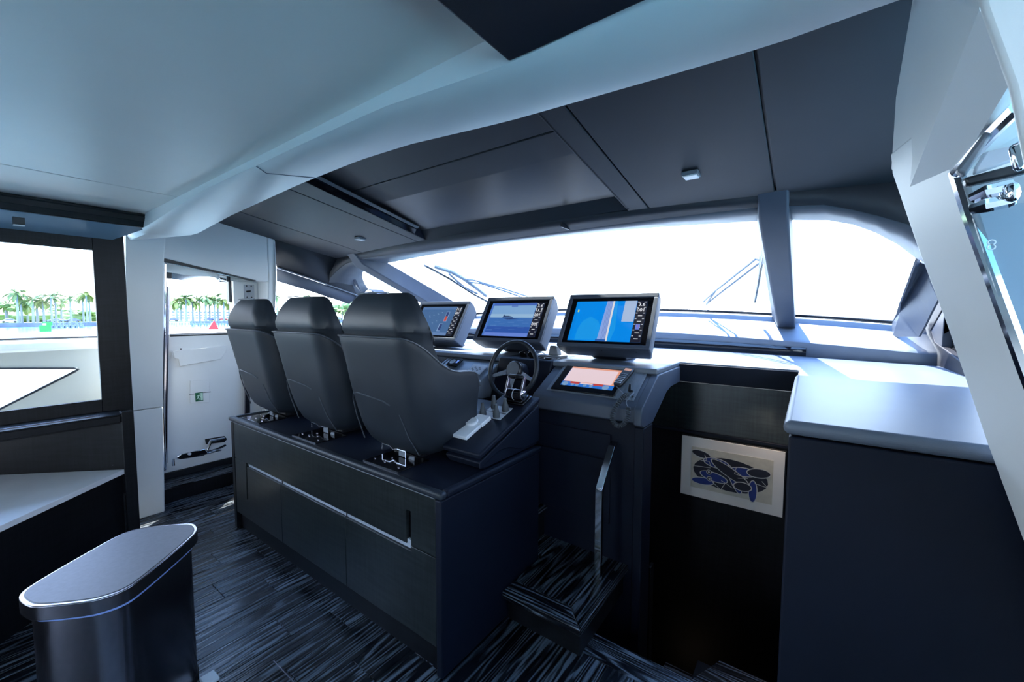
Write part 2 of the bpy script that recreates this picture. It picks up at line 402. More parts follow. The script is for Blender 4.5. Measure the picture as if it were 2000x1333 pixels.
# ---- soffit above the panes, fascia, corner fillers (built once, mirrored for port)
def mir(p): return (2*XC-p[0], p[1], p[2])
Fc = [(-.71, 2.5, 2.12), (-.25, 2.5, 2.11), (-.10, 2.5, 2.095), (.03, 2.5, 2.08), (.14, 2.5, 2.04), (.23, 2.5, 2.0), (.33, 2.5, 1.95), (.42, 2.52, 1.86), (.50, 2.56, 1.74)]
Ac = [tuple(WP(-.71, 1)), tuple(WP(-.25, 1))] + [tuple(WP(a[0], a[1])) for a in (ARC[0], ARC[2], ARC[3], ARC[4], ARC[5], ARC[6])]
Ac.append(tuple(Vector(Ac[-1])+Vector((.12, -.05, -.10))))
so = struct('trim_windscreen_surround')
def strip(name, a, b, mat, th=.010):
    return grid(name, [a, b], mat, so, th)
xm = [-.71-i*.2117 for i in range(1, 12)]
FL = [mir(p) for p in Fc[::-1]] + [(x, 2.5, 2.12) for x in xm[::-1]] + Fc
AL = [mir(p) for p in Ac[::-1]] + [tuple(WP(x, 1)) for x in xm[::-1]] + Ac
strip('soffit', FL, AL, m_soff)
HD = [(p[0], yH(p[0]), zH(yH(p[0]))+.004) for p in FL]
strip('fascia', HD, [(p[0], p[1]-.002, p[2]) for p in FL], m_head)
for sx in (-1.33,):
    box('fascia_seam', sx-.003, sx+.003, 2.37, 2.495, 2.118, 2.15, m_blk, so, 0)
# outer sides of the corner panes
def side_post(mm):
    g = mir if mm else (lambda p: p)
    G = [tuple(WP(a[0], a[1], 0)) for a in SIDE]
    low = [(0.474, 3.860, 1.403), (0.490, 3.750, 1.573), (0.504, 3.550, 1.731), (0.500, 3.300, 1.858)][::-1]
    out = [(0.551, 3.520, 1.420), (0.558, 3.420, 1.489), (0.563, 3.320, 1.564), (0.564, 3.180, 1.639)][::-1]
    grid('side_post', [[g(p) for p in G], [g(p) for p in low], [g(p) for p in out]], m_mull, so, .010, smooth=False)
    top = [g(p) for p in ((.50, 2.56, 1.74), (.62, 2.7, 1.75), (.66, 3.0, 1.70))]
    grid('side_post', [[g(low[0]), g(((low[0][0]+out[0][0])/2, (low[0][1]+out[0][1])/2, (low[0][2]+out[0][2])/2)), g(out[0])], top], m_mull, so, .010, smooth=False)
side_post(0); side_post(1)
# mullions
def mullion(name, px4, mm):
    g = mir if mm else (lambda p: p)
    o = struct(name)
    TL, TR, BL, BR = px4
    # glass side points
    gTL = WP(-.275, 1.0); gTR = WP(-.10, 1.0); gBL = WP(-.275, -.02); gBR = WP(-.10, -.02)
    top = [g(p) for p in (TL, TR, tuple(gTR), tuple(gTL))]; bot = [g(p) for p in (BL, BR, tuple(gBR), tuple(gBL))]
    up = [g(p) for p in ((TL[0], TL[1]-.10, 2.165), (TR[0], TR[1]-.10, 2.165), (TR[0], 2.75, 2.2), (TL[0], 2.75, 2.2))]
    v = up + top + bot
    f = [(0, 1, 2, 3), (8, 9, 10, 11)]
    for k in range(2):
        for i in range(4): f.append((k*4+i, k*4+(i+1) % 4, k*4+4+(i+1) % 4, k*4+4+i))
    mk('mullion_cover', v, f, m_mull, o, .012, seg=3)
    return o
MP = ((-0.242, 2.520, 2.061), (-0.107, 2.520, 2.043), (-0.213, 4.020, 1.445), (-0.093, 4.020, 1.440))
mullion('trim_mullion_starboard', MP, 0); mullion('trim_mullion_port', MP, 1)

# ---- dark headliner
hl = struct('ceiling_headliner')
def hpan(name, xa, xb, ya, yb, dz=0, mat=m_head, xa2=None, xb2=None, th=.02):
    """panel whose front end follows the fascia; ya/yb may be None for beam / fascia"""
    n = 6; g = .004
    xa += g; xb -= g
    pts = []
    y0 = ya if ya is not None else .97
    def fy(x): return (yb if yb is not None else yH(x))
    lowv = [(xa, y0), (xb, y0)] + [(xb+((xb2-xb) if xb2 is not None else 0)+(xa+((xa2-xa) if xa2 is not None else 0)-xb-((xb2-xb) if xb2 is not None else 0))*i/n, 0) for i in range(n+1)]
    P = [(xa, y0), (xb, y0)] + [(q[0], fy(q[0])) for q in lowv[2:]]
    v = [(p[0], p[1], zH(p[1])+dz) for p in P]
    return slab(name, v, (0, 0, th), mat, hl, .004)
hpan('ceiling_panel', -4.15, -3.60, None, None)
hpan('ceiling_panel', -3.60, -2.72, None, None)
hpan('ceiling_panel', -2.72, -2.46, None, None, xb2=-2.62)
hpan('ceiling_panel', -2.50, -.88, None, 1.62, dz=.07)
hpan('ceiling_panel', -2.56, -.84, 1.628, 2.30, dz=.07)
hpan('ceiling_panel', -.90, -.775, None, None)
hpan('ceiling_panel', -.775, -.163, None, None)
hpan('ceiling_panel', -.163, .75, None, None)
mk('recess_side', [(-2.47, .97, zH(.97)), (-2.61, 2.37, zH(2.37)), (-2.59, 2.37, zH(2.37)+.10), (-2.45, .97, zH(.97)+.10)], [(0, 1, 2, 3)], m_navy, hl, solid=.008)
mk('recess_side', [(-.885, .97, zH(.97)), (-.885, 2.38, zH(2.38)), (-.885, 2.38, zH(2.38)+.10), (-.885, .97, zH(.97)+.10)], [(0, 1, 2, 3)], m_navy, hl, solid=.008)
mk('recess_front', [(-2.61, 2.37, zH(2.37)-.0), (-.88, 2.37, zH(2.37)), (-.88, 2.28, zH(2.28)+.075), (-2.6, 2.28, zH(2.28)+.075)], [(0, 1, 2, 3)], m_head, hl, solid=.008)
mk('light_slot', [(-2.425, 1.0, zH(1.0)+.035), (-2.545, 2.22, zH(2.22)+.035), (-2.52, 2.22, zH(2.22)+.045), (-2.40, 1.0, zH(1.0)+.045)], [(0, 1, 2, 3)], m_gry, hl, solid=.004)
mk('light_slot', [(-2.462, 1.0, zH(1.0)-.001), (-2.575, 2.22, zH(2.22)-.001), (-2.555, 2.22, zH(2.22)+.03), (-2.44, 1.0, zH(1.0)+.03)], [(0, 1, 2, 3)], m_gblk, hl, solid=.004)
box('roof_sky_block', -4.4, 1.9, -5, 2.62, 2.50, 2.54, m_gel, hl, 0)  # unseen roof blocks the sky; starboard overhang added to shade the door
slab('leak_blocker', [(-4.35, .99, zH(.99)+.10), (.85, .99, zH(.99)+.10), (.85, 2.66, zH(2.66)+.04), (-4.35, 2.66, zH(2.66)+.04)], (0, 0, .02), m_blk, hl, 0)  # unseen black sheet added to stop light leaking between the panels
for xx in (-3.60, -2.72, -.775, -.163): slab('seam_leak_blocker', [(xx-.02, .98, zH(.98)+.021), (xx+.02, .98, zH(.98)+.021), (xx+.02, 2.5, zH(2.5)+.021), (xx-.02, 2.5, zH(2.5)+.021)], (0, 0, .01), m_blk, hl, 0)  # black strips added over the seams to stop light leaks
box('glass_header', -4.2, .3, 2.60, 2.86, 2.235, 2.30, m_gel, hl, 0)

# ---- white arch beam across the cabin
bm_ = struct('trim_arch_beam')
Fb = [(-4.035, 0.800, 2.081), (-4.097, 1.020, 2.087), (-3.421, 1.020, 2.091), (-2.813, 1.020, 2.137), (-1.997, 1.020, 2.173), (-1.519, 1.020, 2.181), (-1.204, 1.020, 2.171), (-0.762, 1.020, 2.134), (-0.358, 1.020, 2.116), (-0.093, 1.020, 2.106), (0.094, 1.020, 2.113)]
Mb = [(-3.978, 0.775, 2.071), (-3.294, 0.775, 2.094), (-2.732, 0.775, 2.127), (-2.433, 0.775, 2.141), (-1.937, 0.775, 2.138), (-1.457, 0.775, 2.136), (-1.025, 0.775, 2.132), (-0.565, 0.775, 2.096), (-0.238, 0.775, 2.110)]
Sb = [(-3.368, 0.790, 2.166), (-2.476, 0.790, 2.184), (-1.997, 0.790, 2.182), (-1.483, 0.790, 2.179), (-0.929, 0.790, 2.194), (-0.652, 0.790, 2.207)]
def curve(L, x):
    t = sorted([(p[0], p[1], p[2]) for p in L]); r = lerp(t, x); return (x, r[0], r[1])
xsb = [-3.93+i*(3.93+.22)/44 for i in range(45)]
rowS = [curve(Sb, x) for x in xsb]; rowS = [(p[0], .785, min(p[2]+.0, 2.21)) for p in rowS]
rowM = [curve(Mb, x) for x in xsb]; rowF = [curve(Fb, x) for x in xsb]
rowM = [(p[0], .775, p[2]) for p in rowM]; rowF = [(p[0], p[1], p[2]) for p in rowF]
rowM2 = [(a[0], a[1]*.85+b[1]*.15, a[2]*.85+b[2]*.15-.004) for a, b in zip(rowM, rowF)]
rowM1 = [(a[0], a[1], a[2]+.018) for a in rowM]
rowF2 = [(b[0], b[1]+.004, b[2]+.25) for b in rowF]
grid('beam_cover', [[(p[0], p[1]+.02, 2.40) for p in rowS], rowS, rowM1, rowM2, rowF, rowF2], m_white, bm_, .008)
i0 = min(range(len(xsb)), key=lambda i: abs(xsb[i]+1.88))
MB().tube([(p[0], p[1]-.002, p[2]-.004) for p in (rowS[i0], rowM1[i0], rowM2[i0], rowF[i0])], .0025, 6).mk('beam_seam', m_gry, bm_)

# ---- aft white ceiling with a black hatch
ce = struct('ceiling')
def cpan(x0, x1, y0, y1, name='ceiling_panel', z=2.195): return box(name, x0+.002, x1-.002, y0, y1, z, z+.03, m_ceil, ce, .004)
cpan(-3.52, -2.86, -4.9, .785); cpan(-2.858, -.57, -4.9, .785)
box('hatch_panel', -.57, .30, -.8, .77, 2.115, 2.19, m_navy, ce, .006)
cpan(-.57, .9, -4.9, -.8)
box('valance_leak_block', -4.40, -3.515, -4.9, .785, 2.20, 2.23, m_blk, ce, 0)  # unseen board added to shut out sky light above the valance
box('valance', -3.62, -3.50, -4.9, .83, 2.105, 2.185, m_ven2, ce, .003)
box('valance_track', -3.505, -3.494, -4.9, .80, 2.140, 2.172, m_gblk, ce, .001)
box('valance_track', -3.51, -3.496, -4.9, .80, 2.178, 2.19, m_gblk, ce, .001)
slab('valance_soffit', [(-3.52, -4.9, 2.108), (-3.52, .80, 2.108), (-3.715, .66, 2.03), (-3.715, -4.9, 2.03)], (0, 0, .02), m_shelf, ce, .002)

# ---- port window wall (black frame with a big pane)
wp = struct('wall_port')
xw = -3.72
a = (-3.720, 0.566, 1.953); b = (-3.720, 0.528, 0.988)
yw = a[1]; zt = a[2]; zb = b[2]
box('frame_panel', xw-.03, xw, yw, (-3.720, 0.716, 1.594)[1], .864, 2.2, m_ven2, wp, .003)
box('frame_panel', xw-.03, xw, -4.9, yw, zt, 2.2, m_ven2, wp, .003)
box('frame_panel', xw-.03, xw, -4.9, yw, .864, zb, m_ven2, wp, .003)
box('frame_panel', xw-.03, xw, -1.7, -1.5, zb, zt, m_ven2, wp, .003)
box('frame_panel', xw-.03, xw, -4.9, -4.6, zb, zt, m_ven2, wp, .003)
w4 = struct('window_4')
box('pane', xw-.022, xw-.014, -1.5, yw, zb, zt, m_glass, w4, 0)
box('pane', xw-.022, xw-.014, -4.6, -1.7, zb, zt, m_glass, w4, 0)
box('shell_light_block', -3.95, xw-.03, .60, .66, -.1, 2.5, m_gel, wp, .01)  # stub kept behind the frame only to block light

# ---- white column forward of it, header over the side door, forward jamb
col = struct('trim_column_port')
box('column_core', -4.52, -4.385, .80, 1.005, .19, 2.4, m_blk, col, .004)
Lz = [(-3.88, .765, 2.20), (-3.93, .762, 1.95), (-4.12, .745, .815)]
Rz = [(-3.93, 1.0, 2.20), (-3.97, .985, 1.95), (-4.10, .965, .815)]
def colseg(Ls, Rs, nm):
    v = []
    for L, Rr in zip(Ls, Rs): v += [L, Rr, (-4.62, Rr[1]+.01, L[2]), (-4.62, L[1], L[2])]
    n = len(Ls); f = [(0, 1, 2, 3), tuple(4*(n-1)+i for i in range(4))]
    for k in range(n-1):
        for i in range(4): f.append((4*k+i, 4*k+(i+1) % 4, 4*k+4+(i+1) % 4, 4*k+4+i))
    return mk(nm, v, f, m_white, col, .008, seg=3)
colseg(Lz, Rz, 'column_panel')
colseg([(-4.12, .745, .812), (-4.03, .765, 0)], [(-4.10, .965, .812), (-4.03, .925, 0)], 'column_panel')
hdp = struct('trim_door_header_port')
T_ = (-4.150, 1.035, 1.987); U_ = (-4.150, 1.712, 1.855); V_ = (-4.150, 1.782, 1.807); Wt = (-4.150, 1.799, 2.332)
slab('header_panel', [(-4.15, .98, 2.4), (-4.15, .98, T_[2]), (-4.15, T_[1], T_[2]), (-4.15, U_[1], U_[2]), (-4.15, Wt[1], U_[2]), (-4.15, Wt[1], 2.4)], (-.12, 0, 0), m_white, hdp, .006)
jy0 = Wt[1]; jy1 = (-4.150, 1.875, 2.007)[1]
slab('jamb_panel', [(-4.15, jy0+.003, 2.4), (-4.15, jy1, 2.35), (-4.17, jy1+.01, 1.9), (-4.26, jy1, 1.2), (-4.3, jy1, .13), (-4.3, jy0+.003, .13), (-4.26, jy0+.003, 1.2), (-4.15, jy0+.003, 1.9)], (-.3, 0, 0), m_white, hdp, .010)

# ---- starboard column, header, aft column
ss = struct('trim_column_starboard')
sl = [(0.134, 1.300, 1.924), (0.139, 1.300, 1.877), (0.188, 1.300, 1.709), (0.246, 1.300, 1.524), (0.316, 1.300, 1.281), (0.381, 1.300, 1.072)]
sl.append((.55, 1.30, .5)); sl.append((.60, 1.30, 0.0))
srt = []
for p in sl:
    t = lerp([(0.0, .70), (1.45, .318), (1.83, .19), (2.4, .10)], p[2])[0]
    srt.append((max(t, p[0]+.03), 1.10, p[2]))
v = []; 
for a, b in zip(sl, srt): v += [a, b, (b[0]+.10, 1.10, b[2]), (a[0]+.25, 1.30, a[2])]
n = len(sl); f = [(0, 1, 2, 3), tuple(4*(n-1)+i for i in range(4))]
for k in range(n-1):
    for i in range(4): f.append((4*k+i, 4*k+(i+1) % 4, 4*k+4+(i+1) % 4, 4*k+4+i))
mk('column_panel', v, f, m_white, ss, .006, seg=3)
hs = struct('trim_door_header_starboard')
P1 = (0.1644, 1.2700, 1.8248); P2 = (0.2060, 1.1000, 1.8121); P3 = (0.2052, 0.8538, 1.8630); P4 = (0.1561, 0.7800, 1.9337)
Q1 = (0.1539, 1.4485, 1.9273); Q2 = (0.1417, 1.3300, 2.0598); Q3 = (0.1332, 1.0949, 2.1589)
P5 = (P4[0]-.02, .70, P4[2]+.25); P6 = (P3[0]+.1, .70, P3[2]+.1)
v = [P1, P2, P3, P4, Q1, Q2, Q3, (P2[0]+.2, 1.1, P2[2]+.02), (P3[0]+.2, .8, P3[2]+.05), (P2[0]+.2, 1.3, 2.4), (P3[0]+.2, .8, 2.45), (P4[0], .78, 2.45)]
f = [(0, 1, 2, 3), (0, 3, 6, 5, 4), (1, 7, 8, 2), (3, 2, 8, 10, 11), (3, 11, 6), (4, 9, 7, 1, 0), (4, 5, 9), (5, 6, 9), (6, 11, 10, 9), (7, 9, 10, 8)]
mk('header_panel', v, f, m_white, hs, 0)
ac = struct('trim_column_aft')
v = [(0.099, 0.520, 1.832), (0.104, 0.520, 1.805), (0.123, 0.520, 1.737), (0.137, 0.520, 1.660), (0.175, 0.520, 1.517), (0.254, 0.520, 1.229)]
v2 = [(p[0]+.4, .50, p[2]) for p in v]; v3 = [(p[0]+.4, .60, p[2]) for p in v]; v4 = [(p[0]+.02, .57, p[2]) for p in v]
vv = []; 
for q in zip(v, v4, v3, v2): vv += q
n = len(v); f = [(0, 1, 2, 3), tuple(4*(n-1)+i for i in range(4))]
for k in range(n-1):
    for i in range(4): f.append((4*k+i, 4*k+(i+1) % 4, 4*k+4+(i+1) % 4, 4*k+4+i))
mk('column_panel', vv, f, m_white, ac, .006, seg=3)
# starboard wall aft of the camera, aft wall
wsb = struct('wall_starboard')
box('wall_panel', .62, .66, -4.9, -3.0, 0, 2.3, m_white, wsb, .003)
box('wall_panel', .62, .66, -3.0, .5, 0, .6, m_white, wsb, .003)
box('wall_panel', .62, .66, -3.0, .5, 2.0, 2.3, m_white, wsb, .003)
box('wall_panel', .62, .66, .35, .5, .6, 2.0, m_white, wsb, .003)
w5 = struct('window_5'); box('pane', .635, .645, -3.0, .35, .6, 2.0, m_glass, w5, 0)
wa = struct('wall_aft')
box('wall_panel', -3.75, -2.2, -4.95, -4.9, 0, 2.2, m_white, wa, .003)
box('wall_panel', -1.4, .66, -4.95, -4.9, 0, 2.2, m_white, wa, .003)
w6 = struct('window_6'); box('pane', -2.2, -1.4, -4.93, -4.92, .05, 2.2, m_glass, w6, 0)

# ---- port side forward of the door: lining, rail, band above the side window
ps = struct('wall_port_forward')
y0 = jy1-.005
E0 = [(-4.13, y0, zH(y0)+.01), (-4.14, 2.2, zH(2.2)+.01), (-4.15, 2.62, zH(2.62)+.01)]
E1 = [(-4.24, y0, (-4.240, 1.936, 2.193)[2]), (-4.28, 2.3, 2.05), (-4.34, 2.78, 1.93)]
E2 = [(-4.320, 1.957, 2.011), (-4.340, 2.323, 1.922), (-4.380, 2.881, 1.775)]
E3 = [(-4.400, 1.988, 1.885), (-4.410, 2.301, 1.808), (-4.430, 2.810, 1.671)]
grid('side_lining', [E0, E1, E2], m_head, ps, .01)
grid('side_band', [[(p[0]-.012, p[1], p[2]-.006) for p in E2], E3], m_mull, ps, .01)
MB().tube([(p[0]+.006, p[1], p[2]) for p in E2], .008).mk('rail_strip', m_gry, ps, smooth=True)
box('side_sill', -4.55, -4.35, y0, 3.6, .36, 1.30, m_mull, ps, .01)
grid('side_lining', [[E2[-1], (-4.45, 3.6, 1.66)], [(-4.43, E3[-1][1]+.02, E3[-1][2]), (-4.50, 3.6, 1.60)]], m_mull, ps, .01)
grid('corner_lining', [[(-4.15, 2.52, 2.16), (-4.15, 2.62, 2.13)], [(-4.34, 2.78, 1.93), (-4.37, 2.95, 1.80)]], m_mull, ps, .01)
w7 = struct('window_7'); mk('pane', [(-4.42, y0, 1.28), (-4.50, 3.6, 1.28), (-4.50, 3.6, 1.66), (-4.40, y0, 1.95)], [(0, 1, 2, 3)], m_glass, w7, solid=.006)
# starboard forward side
wf = struct('wall_starboard_forward')
box('side_lining', .66, .74, 1.32, 3.9, .0, 1.262, m_navy, wf, .004)
slab('window_surround', [(0.660, 4.205, 1.406), (0.660, 3.700, 1.663), (.66, 1.35, 1.62), (.66, 1.35, 1.9), (.66, 3.3, 1.9), (.66, 3.75, 1.40)], (.03, 0, 0), m_mull, wf, .004)
slab('window_surround', [(0.650, 4.142, 1.409), (0.650, 3.644, 1.661), (0.650, 3.523, 1.614), (0.650, 3.840, 1.451), (0.650, 3.722, 1.382), (0.650, 3.001, 1.296), (0.650, 2.975, 1.186), (0.650, 3.578, 1.238), (0.650, 4.062, 1.313)], (.04, 0, 0), m_navy, wf, .006)  # darker leather here stands in for the shadow on the surround
box('window_surround', .655, .70, 3.55, 3.95, 1.24, 1.62, m_mull, wf, .004)
box('window_surround', .70, .74, 3.15, 3.95, 1.24, 1.9, m_mull, wf, .004)
box('window_sill', .655, .74, 1.33, 3.6, 1.236, 1.262, m_mull, wf, .004)
w8 = struct('window_8'); mk('pane', [(.69, 1.3, 1.25), (.69, 3.9, 1.25), (.69, 3.9, 1.8), (.69, 1.3, 1.8)], [(0, 1, 2, 3)], m_tint, w8, solid=.006)
# ================================================================== DOORS
d1 = struct('door_1')
XD = -4.40
wy0, wy1, wz0, wz1 = 1.105, 1.60, 1.36, 1.86
ly0, ly1 = .99, 1.83
box('door_panel', XD-.05, XD, ly0, ly1, .19, wz0, m_white, d1, .004)
box('door_panel', XD-.05, XD, ly0-.06, ly1+.1, wz1, 2.5, m_white, d1, .004)  # carried up above the door to close off sky light
box('door_panel', XD-.05, XD, ly0, wy0, wz0, wz1, m_white, d1, .004)
box('door_panel', XD-.05, XD, wy1, ly1, wz0, wz1, m_white, d1, .004)
box('door_pane', XD-.03, XD-.02, wy0, wy1, wz0, wz1, m_glass, d1, 0)
box('pane_gasket', XD-.012, XD+.002, wy0, wy1, wz0-.006, wz0+.008, m_blk, d1, 0)
box('pane_gasket', XD-.05, XD+.004, wy1-.045, wy1-.018, wz0+.30, wz1, m_blk, d1, .002)
slab('door_tray', [(-4.370, 1.109, 1.233), (-4.370, 1.121, 1.171), (-4.370, 1.148, 1.160), (-4.370, 1.157, 1.097), (-4.370, 1.462, 1.133), (-4.370, 1.505, 1.205), (-4.370, 1.507, 1.253)], (-.03, 0, 0), m_white, d1, .004)
MB().lathe([(.007, 0), (.007, .004)], (-4.368, 1.166, 1.247), 10, (1, 0, 0)).mk('tray_lock', m_blk, d1)
sg = slab('sign_plate', [(-4.396, 1.227, 0.961), (-4.396, 1.367, 0.952), (-4.396, 1.360, 0.747), (-4.396, 1.219, 0.762)], (.008, 0, 0), m_white, d1, .002)
box('plate_seam', -4.389, -4.3868, 1.215, 1.375, .838, .842, m_blk, d1, 0)
m_green = plain('sign_green', (.01, .12, .05), .4, noise=.05, nscale=20)
m_signw = plain('sign_white', (.6, .8, .65), .4, noise=.02, nscale=20)
g0 = (-4.386, 1.257, 0.848); g1 = (-4.386, 1.315, 0.770)
ex = box('exit_sign', -4.387, -4.384, g0[1], g1[1], g1[2], g0[2], m_green, d1, 0)
w_, h_ = g1[1]-g0[1], g0[2]-g1[2]
def gp(u, v, d=.0): return (-4.3835+d, g0[1]+u*w_, g1[2]+v*h_)
def stroke(pts, r): return MB().tube([gp(*p) for p in pts], r, 6)
s_ = MB()
s_.add([gp(.66, .08), gp(.96, .08), gp(.96, .92), gp(.66, .92)], [(0, 1, 2, 3)])
s_.tube([gp(.42, .72), gp(.34, .45)], .0045, 6); s_.tube([gp(.34, .45), gp(.48, .3), gp(.42, .1)], .0032, 6); s_.tube([gp(.34, .45), gp(.24, .3), (gp(.1, .26))], .0032, 6)
s_.tube([gp(.4, .68), gp(.58, .6), gp(.62, .48)], .0025, 6); s_.tube([gp(.4, .68), gp(.22, .66), gp(.18, .5)], .0025, 6); s_.lathe([(.005, 0), (.005, .002)], gp(.5, .84), 10, (1, 0, 0))
s_.mk('exit_figure', m_signw, d1)
# chrome frame strips and arms
MBf = MB().tube([(-4.200, 1.044, 1.979), (-4.220, 0.983, 0.776), (-4.300, 1.000, 0.308), (-4.330, 1.004, 0.243)], .014, 8); MBf.mk('frame_strip', m_chr, d1, smooth=True)
MB().tube([(-4.340, 1.090, 1.776), (-4.360, 1.036, 0.746), (-4.370, 1.019, 0.287)], .018, 8).mk('frame_strip', m_bru, d1, smooth=True)
slab('frame_head', [(-4.155, 1.037, 1.999), (-4.155, 1.694, 1.887), (-4.155, 1.693, 1.850), (-4.155, 1.035, 1.959)], (-.05, 0, 0), m_blk, d1, .003)
slab('upper_arm', [(-4.300, 1.074, 1.890), (-4.300, 1.108, 1.889), (-4.300, 1.106, 1.838), (-4.300, 1.072, 1.840)], (.02, 0, 0), m_blk, d1, .002)
slab('upper_arm', [(-4.310, 1.110, 1.890), (-4.310, 1.207, 1.876), (-4.330, 1.428, 1.881), (-4.330, 1.450, 1.832), (-4.310, 1.205, 1.828), (-4.310, 1.108, 1.839)], (.015, 0, 0), m_chr, d1, .002)
MB().box(*[XD, XD+.045], (-4.400, 1.467, 1.869)[1], (-4.400, 1.532, 1.873)[1], (-4.400, 1.490, 1.838)[2], (-4.400, 1.492, 1.903)[2]).mk('arm_bracket', m_chr, d1, bevel=.008)
box('arm_bracket', XD, XD+.03, (-4.400, 1.524, 1.873)[1], (-4.400, 1.565, 1.876)[1], (-4.400, 1.490, 1.847)[2], (-4.400, 1.492, 1.903)[2], m_blk, d1, .008)
a0 = (-4.396, 1.682, 1.831); a1 = (-4.396, 1.771, 1.697)
lk = box('latch_plate', XD, XD+.008, a0[1], a1[1], a1[2], a0[2], m_lgry, d1, .002)
mb = MB()
for u, v in ((.25, .1), (.7, .1), (.25, .9), (.7, .9), (.6, .55)): mb.lathe([(.006, 0), (.006, .004)], (XD+.008, a0[1]+u*(a1[1]-a0[1]), a1[2]+v*(a0[2]-a1[2])), 8, (1, 0, 0))
mb.tube([(XD+.01, a0[1]+.02, (a0[2]+a1[2])/2), (XD+.03, a0[1]+.045, (a0[2]+a1[2])/2+.004)], .008, 8)
mb.mk('latch_pin', m_blk, lk)
# lower gas strut arm
mb = MB(); q0 = (-4.340, 1.077, 0.276); q1 = (-4.340, 1.187, 0.262); q2 = (-4.340, 1.302, 0.308); q3 = (-4.370, 1.459, 0.390); q4 = (-4.360, 1.379, 0.302); q5 = (-4.360, 1.465, 0.327)
slab('lower_arm', [(-4.330, 1.077, 0.332), (-4.330, 1.116, 0.352), (-4.330, 1.285, 0.352), (-4.330, 1.307, 0.309), (-4.330, 1.271, 0.291), (-4.330, 1.107, 0.305)], (.03, 0, 0), m_chr, d1, .006)
MB().tube([q2, (-4.340, 1.344, 0.400), q3], [.012, .016, .012], 8).mk('lower_arm', m_chr, d1, smooth=True)
MB().tube([q2, q4, q5], [.010, .012, .010], 8).mk('lower_arm', m_chr, d1, smooth=True)
MB().tube([(-4.330, 1.090, 0.310), (-4.300, 1.263, 0.304), (-4.330, 1.417, 0.298)], .006, 8).mk('lower_arm', m_chr, d1, smooth=True)
slab('hinge_pad', [(-4.395, 1.315, 0.416), (-4.395, 1.468, 0.408), (-4.395, 1.487, 0.373), (-4.395, 1.466, 0.350), (-4.395, 1.321, 0.367)], (.01, 0, 0), m_blk, d1, .003)
MB().lathe([(.012, 0), (.012, .01), (.006, .012)], (-4.298, 1.171, 0.339), 14, (1, 0, 0)).mk('arm_cap', m_wpl, d1, smooth=True)
MB().tube([(-4.370, 1.079, 0.305), (-4.370, 1.077, 0.247)], [.006, .011], 8).mk('stop_pin', m_chr, d1, smooth=True)
box('coaming', -4.75, -4.41, .98, 1.9, .185, .23, m_gel, d1, .004)
slab('coaming_post', [(-4.36, 1.62, .18), (-4.36, 1.67, .18), (-4.36, 1.70, 1.3), (-4.36, 1.66, 1.3)], (-.03, 0, 0), m_bru, d1, .003)

d2 = struct('door_2')
XS = .40
MB().tube([(0.204, 1.090, 1.812), (0.223, 1.080, 1.729), (0.286, 1.020, 1.464), (.42, .98, 1.0)], .011, 8).mk('frame_strip', m_chr, d2, smooth=True)
MB().tube([(0.203, 1.080, 1.808), (0.216, 0.950, 1.833), (0.218, 0.870, 1.835)], .010, 8).mk('frame_strip', m_chr, d2, smooth=True)
slab('frame_head', [(0.178, 0.950, 1.780), (0.219, 0.950, 1.858), (0.233, 0.950, 1.879), (0.239, 0.950, 1.855), (0.214, 0.950, 1.826), (0.189, 0.950, 1.769)], (0, .02, 0), m_gry, d2, .004)
slab('door_rail', [(0.195, 0.990, 1.776), (0.252, 0.990, 1.787), (0.273, 0.990, 1.789), (0.274, 0.990, 1.774), (0.253, 0.990, 1.770), (0.199, 0.990, 1.762)], (0, .02, 0), m_blk, d2, .004)
slab('door_panel', [(0.205, 1.060, 1.794), (0.319, 1.060, 1.784), (0.463, 1.060, 1.105), (0.400, 1.060, 1.077), (0.266, 1.060, 1.565)], (0, .015, 0), m_door2, d2, .01)
slab('door_panel', [(0.219, 1.050, 1.806), (0.243, 1.050, 1.860), (0.261, 1.050, 1.880), (0.267, 1.050, 1.808), (0.217, 1.050, 1.792)], (0, .01, 0), m_lgry, d2, .004)
MB().tube([(0.199, 0.960, 1.735), (0.211, 0.950, 1.740), (0.233, 0.950, 1.744), (0.239, 0.950, 1.746)], [.008, .011, .011, .009], 8).mk('hinge_arm', m_chr, d2, smooth=True)
MB().tube([(0.200, 0.960, 1.718), (0.212, 0.950, 1.720), (0.234, 0.950, 1.724), (0.240, 0.950, 1.726)], [.008, .011, .011, .009], 8).mk('hinge_arm', m_chr, d2, smooth=True)
slab('hinge_block', [(0.227, 0.930, 1.746), (0.240, 0.930, 1.749), (0.244, 0.930, 1.732), (0.242, 0.930, 1.718), (0.229, 0.930, 1.719)], (0, .02, 0), m_chr, d2, .008)
slab('door_handle', [(0.224, 0.920, 1.796), (0.242, 0.920, 1.809), (0.251, 0.920, 1.780), (0.240, 0.920, 1.759), (0.231, 0.920, 1.760)], (0, .01, 0), m_chr, d2, .006)
mk('door_pane', [(0.212, 1.040, 1.740), (0.316, 1.040, 1.728), (0.454, 1.040, 1.113), (0.383, 1.040, 1.081), (0.267, 1.040, 1.531)], [(0, 1, 2, 3, 4)], m_tint, d2, solid=.006)
m_etch = plain('etched_mark', (.7, .8, .85), .4, noise=.02, nscale=10)
e_ = Vector((0.241, 1.035, 1.669)); mb = MB()
for dz in (.0065, -.0065): mb.tube([e_+Vector((.0045*math.cos(t*.5236), 0, dz*.6+.004*math.sin(t*.5236))) for t in range(13)], .0012, 5, cap=False)
mb.mk('etched_mark', m_etch, d2)

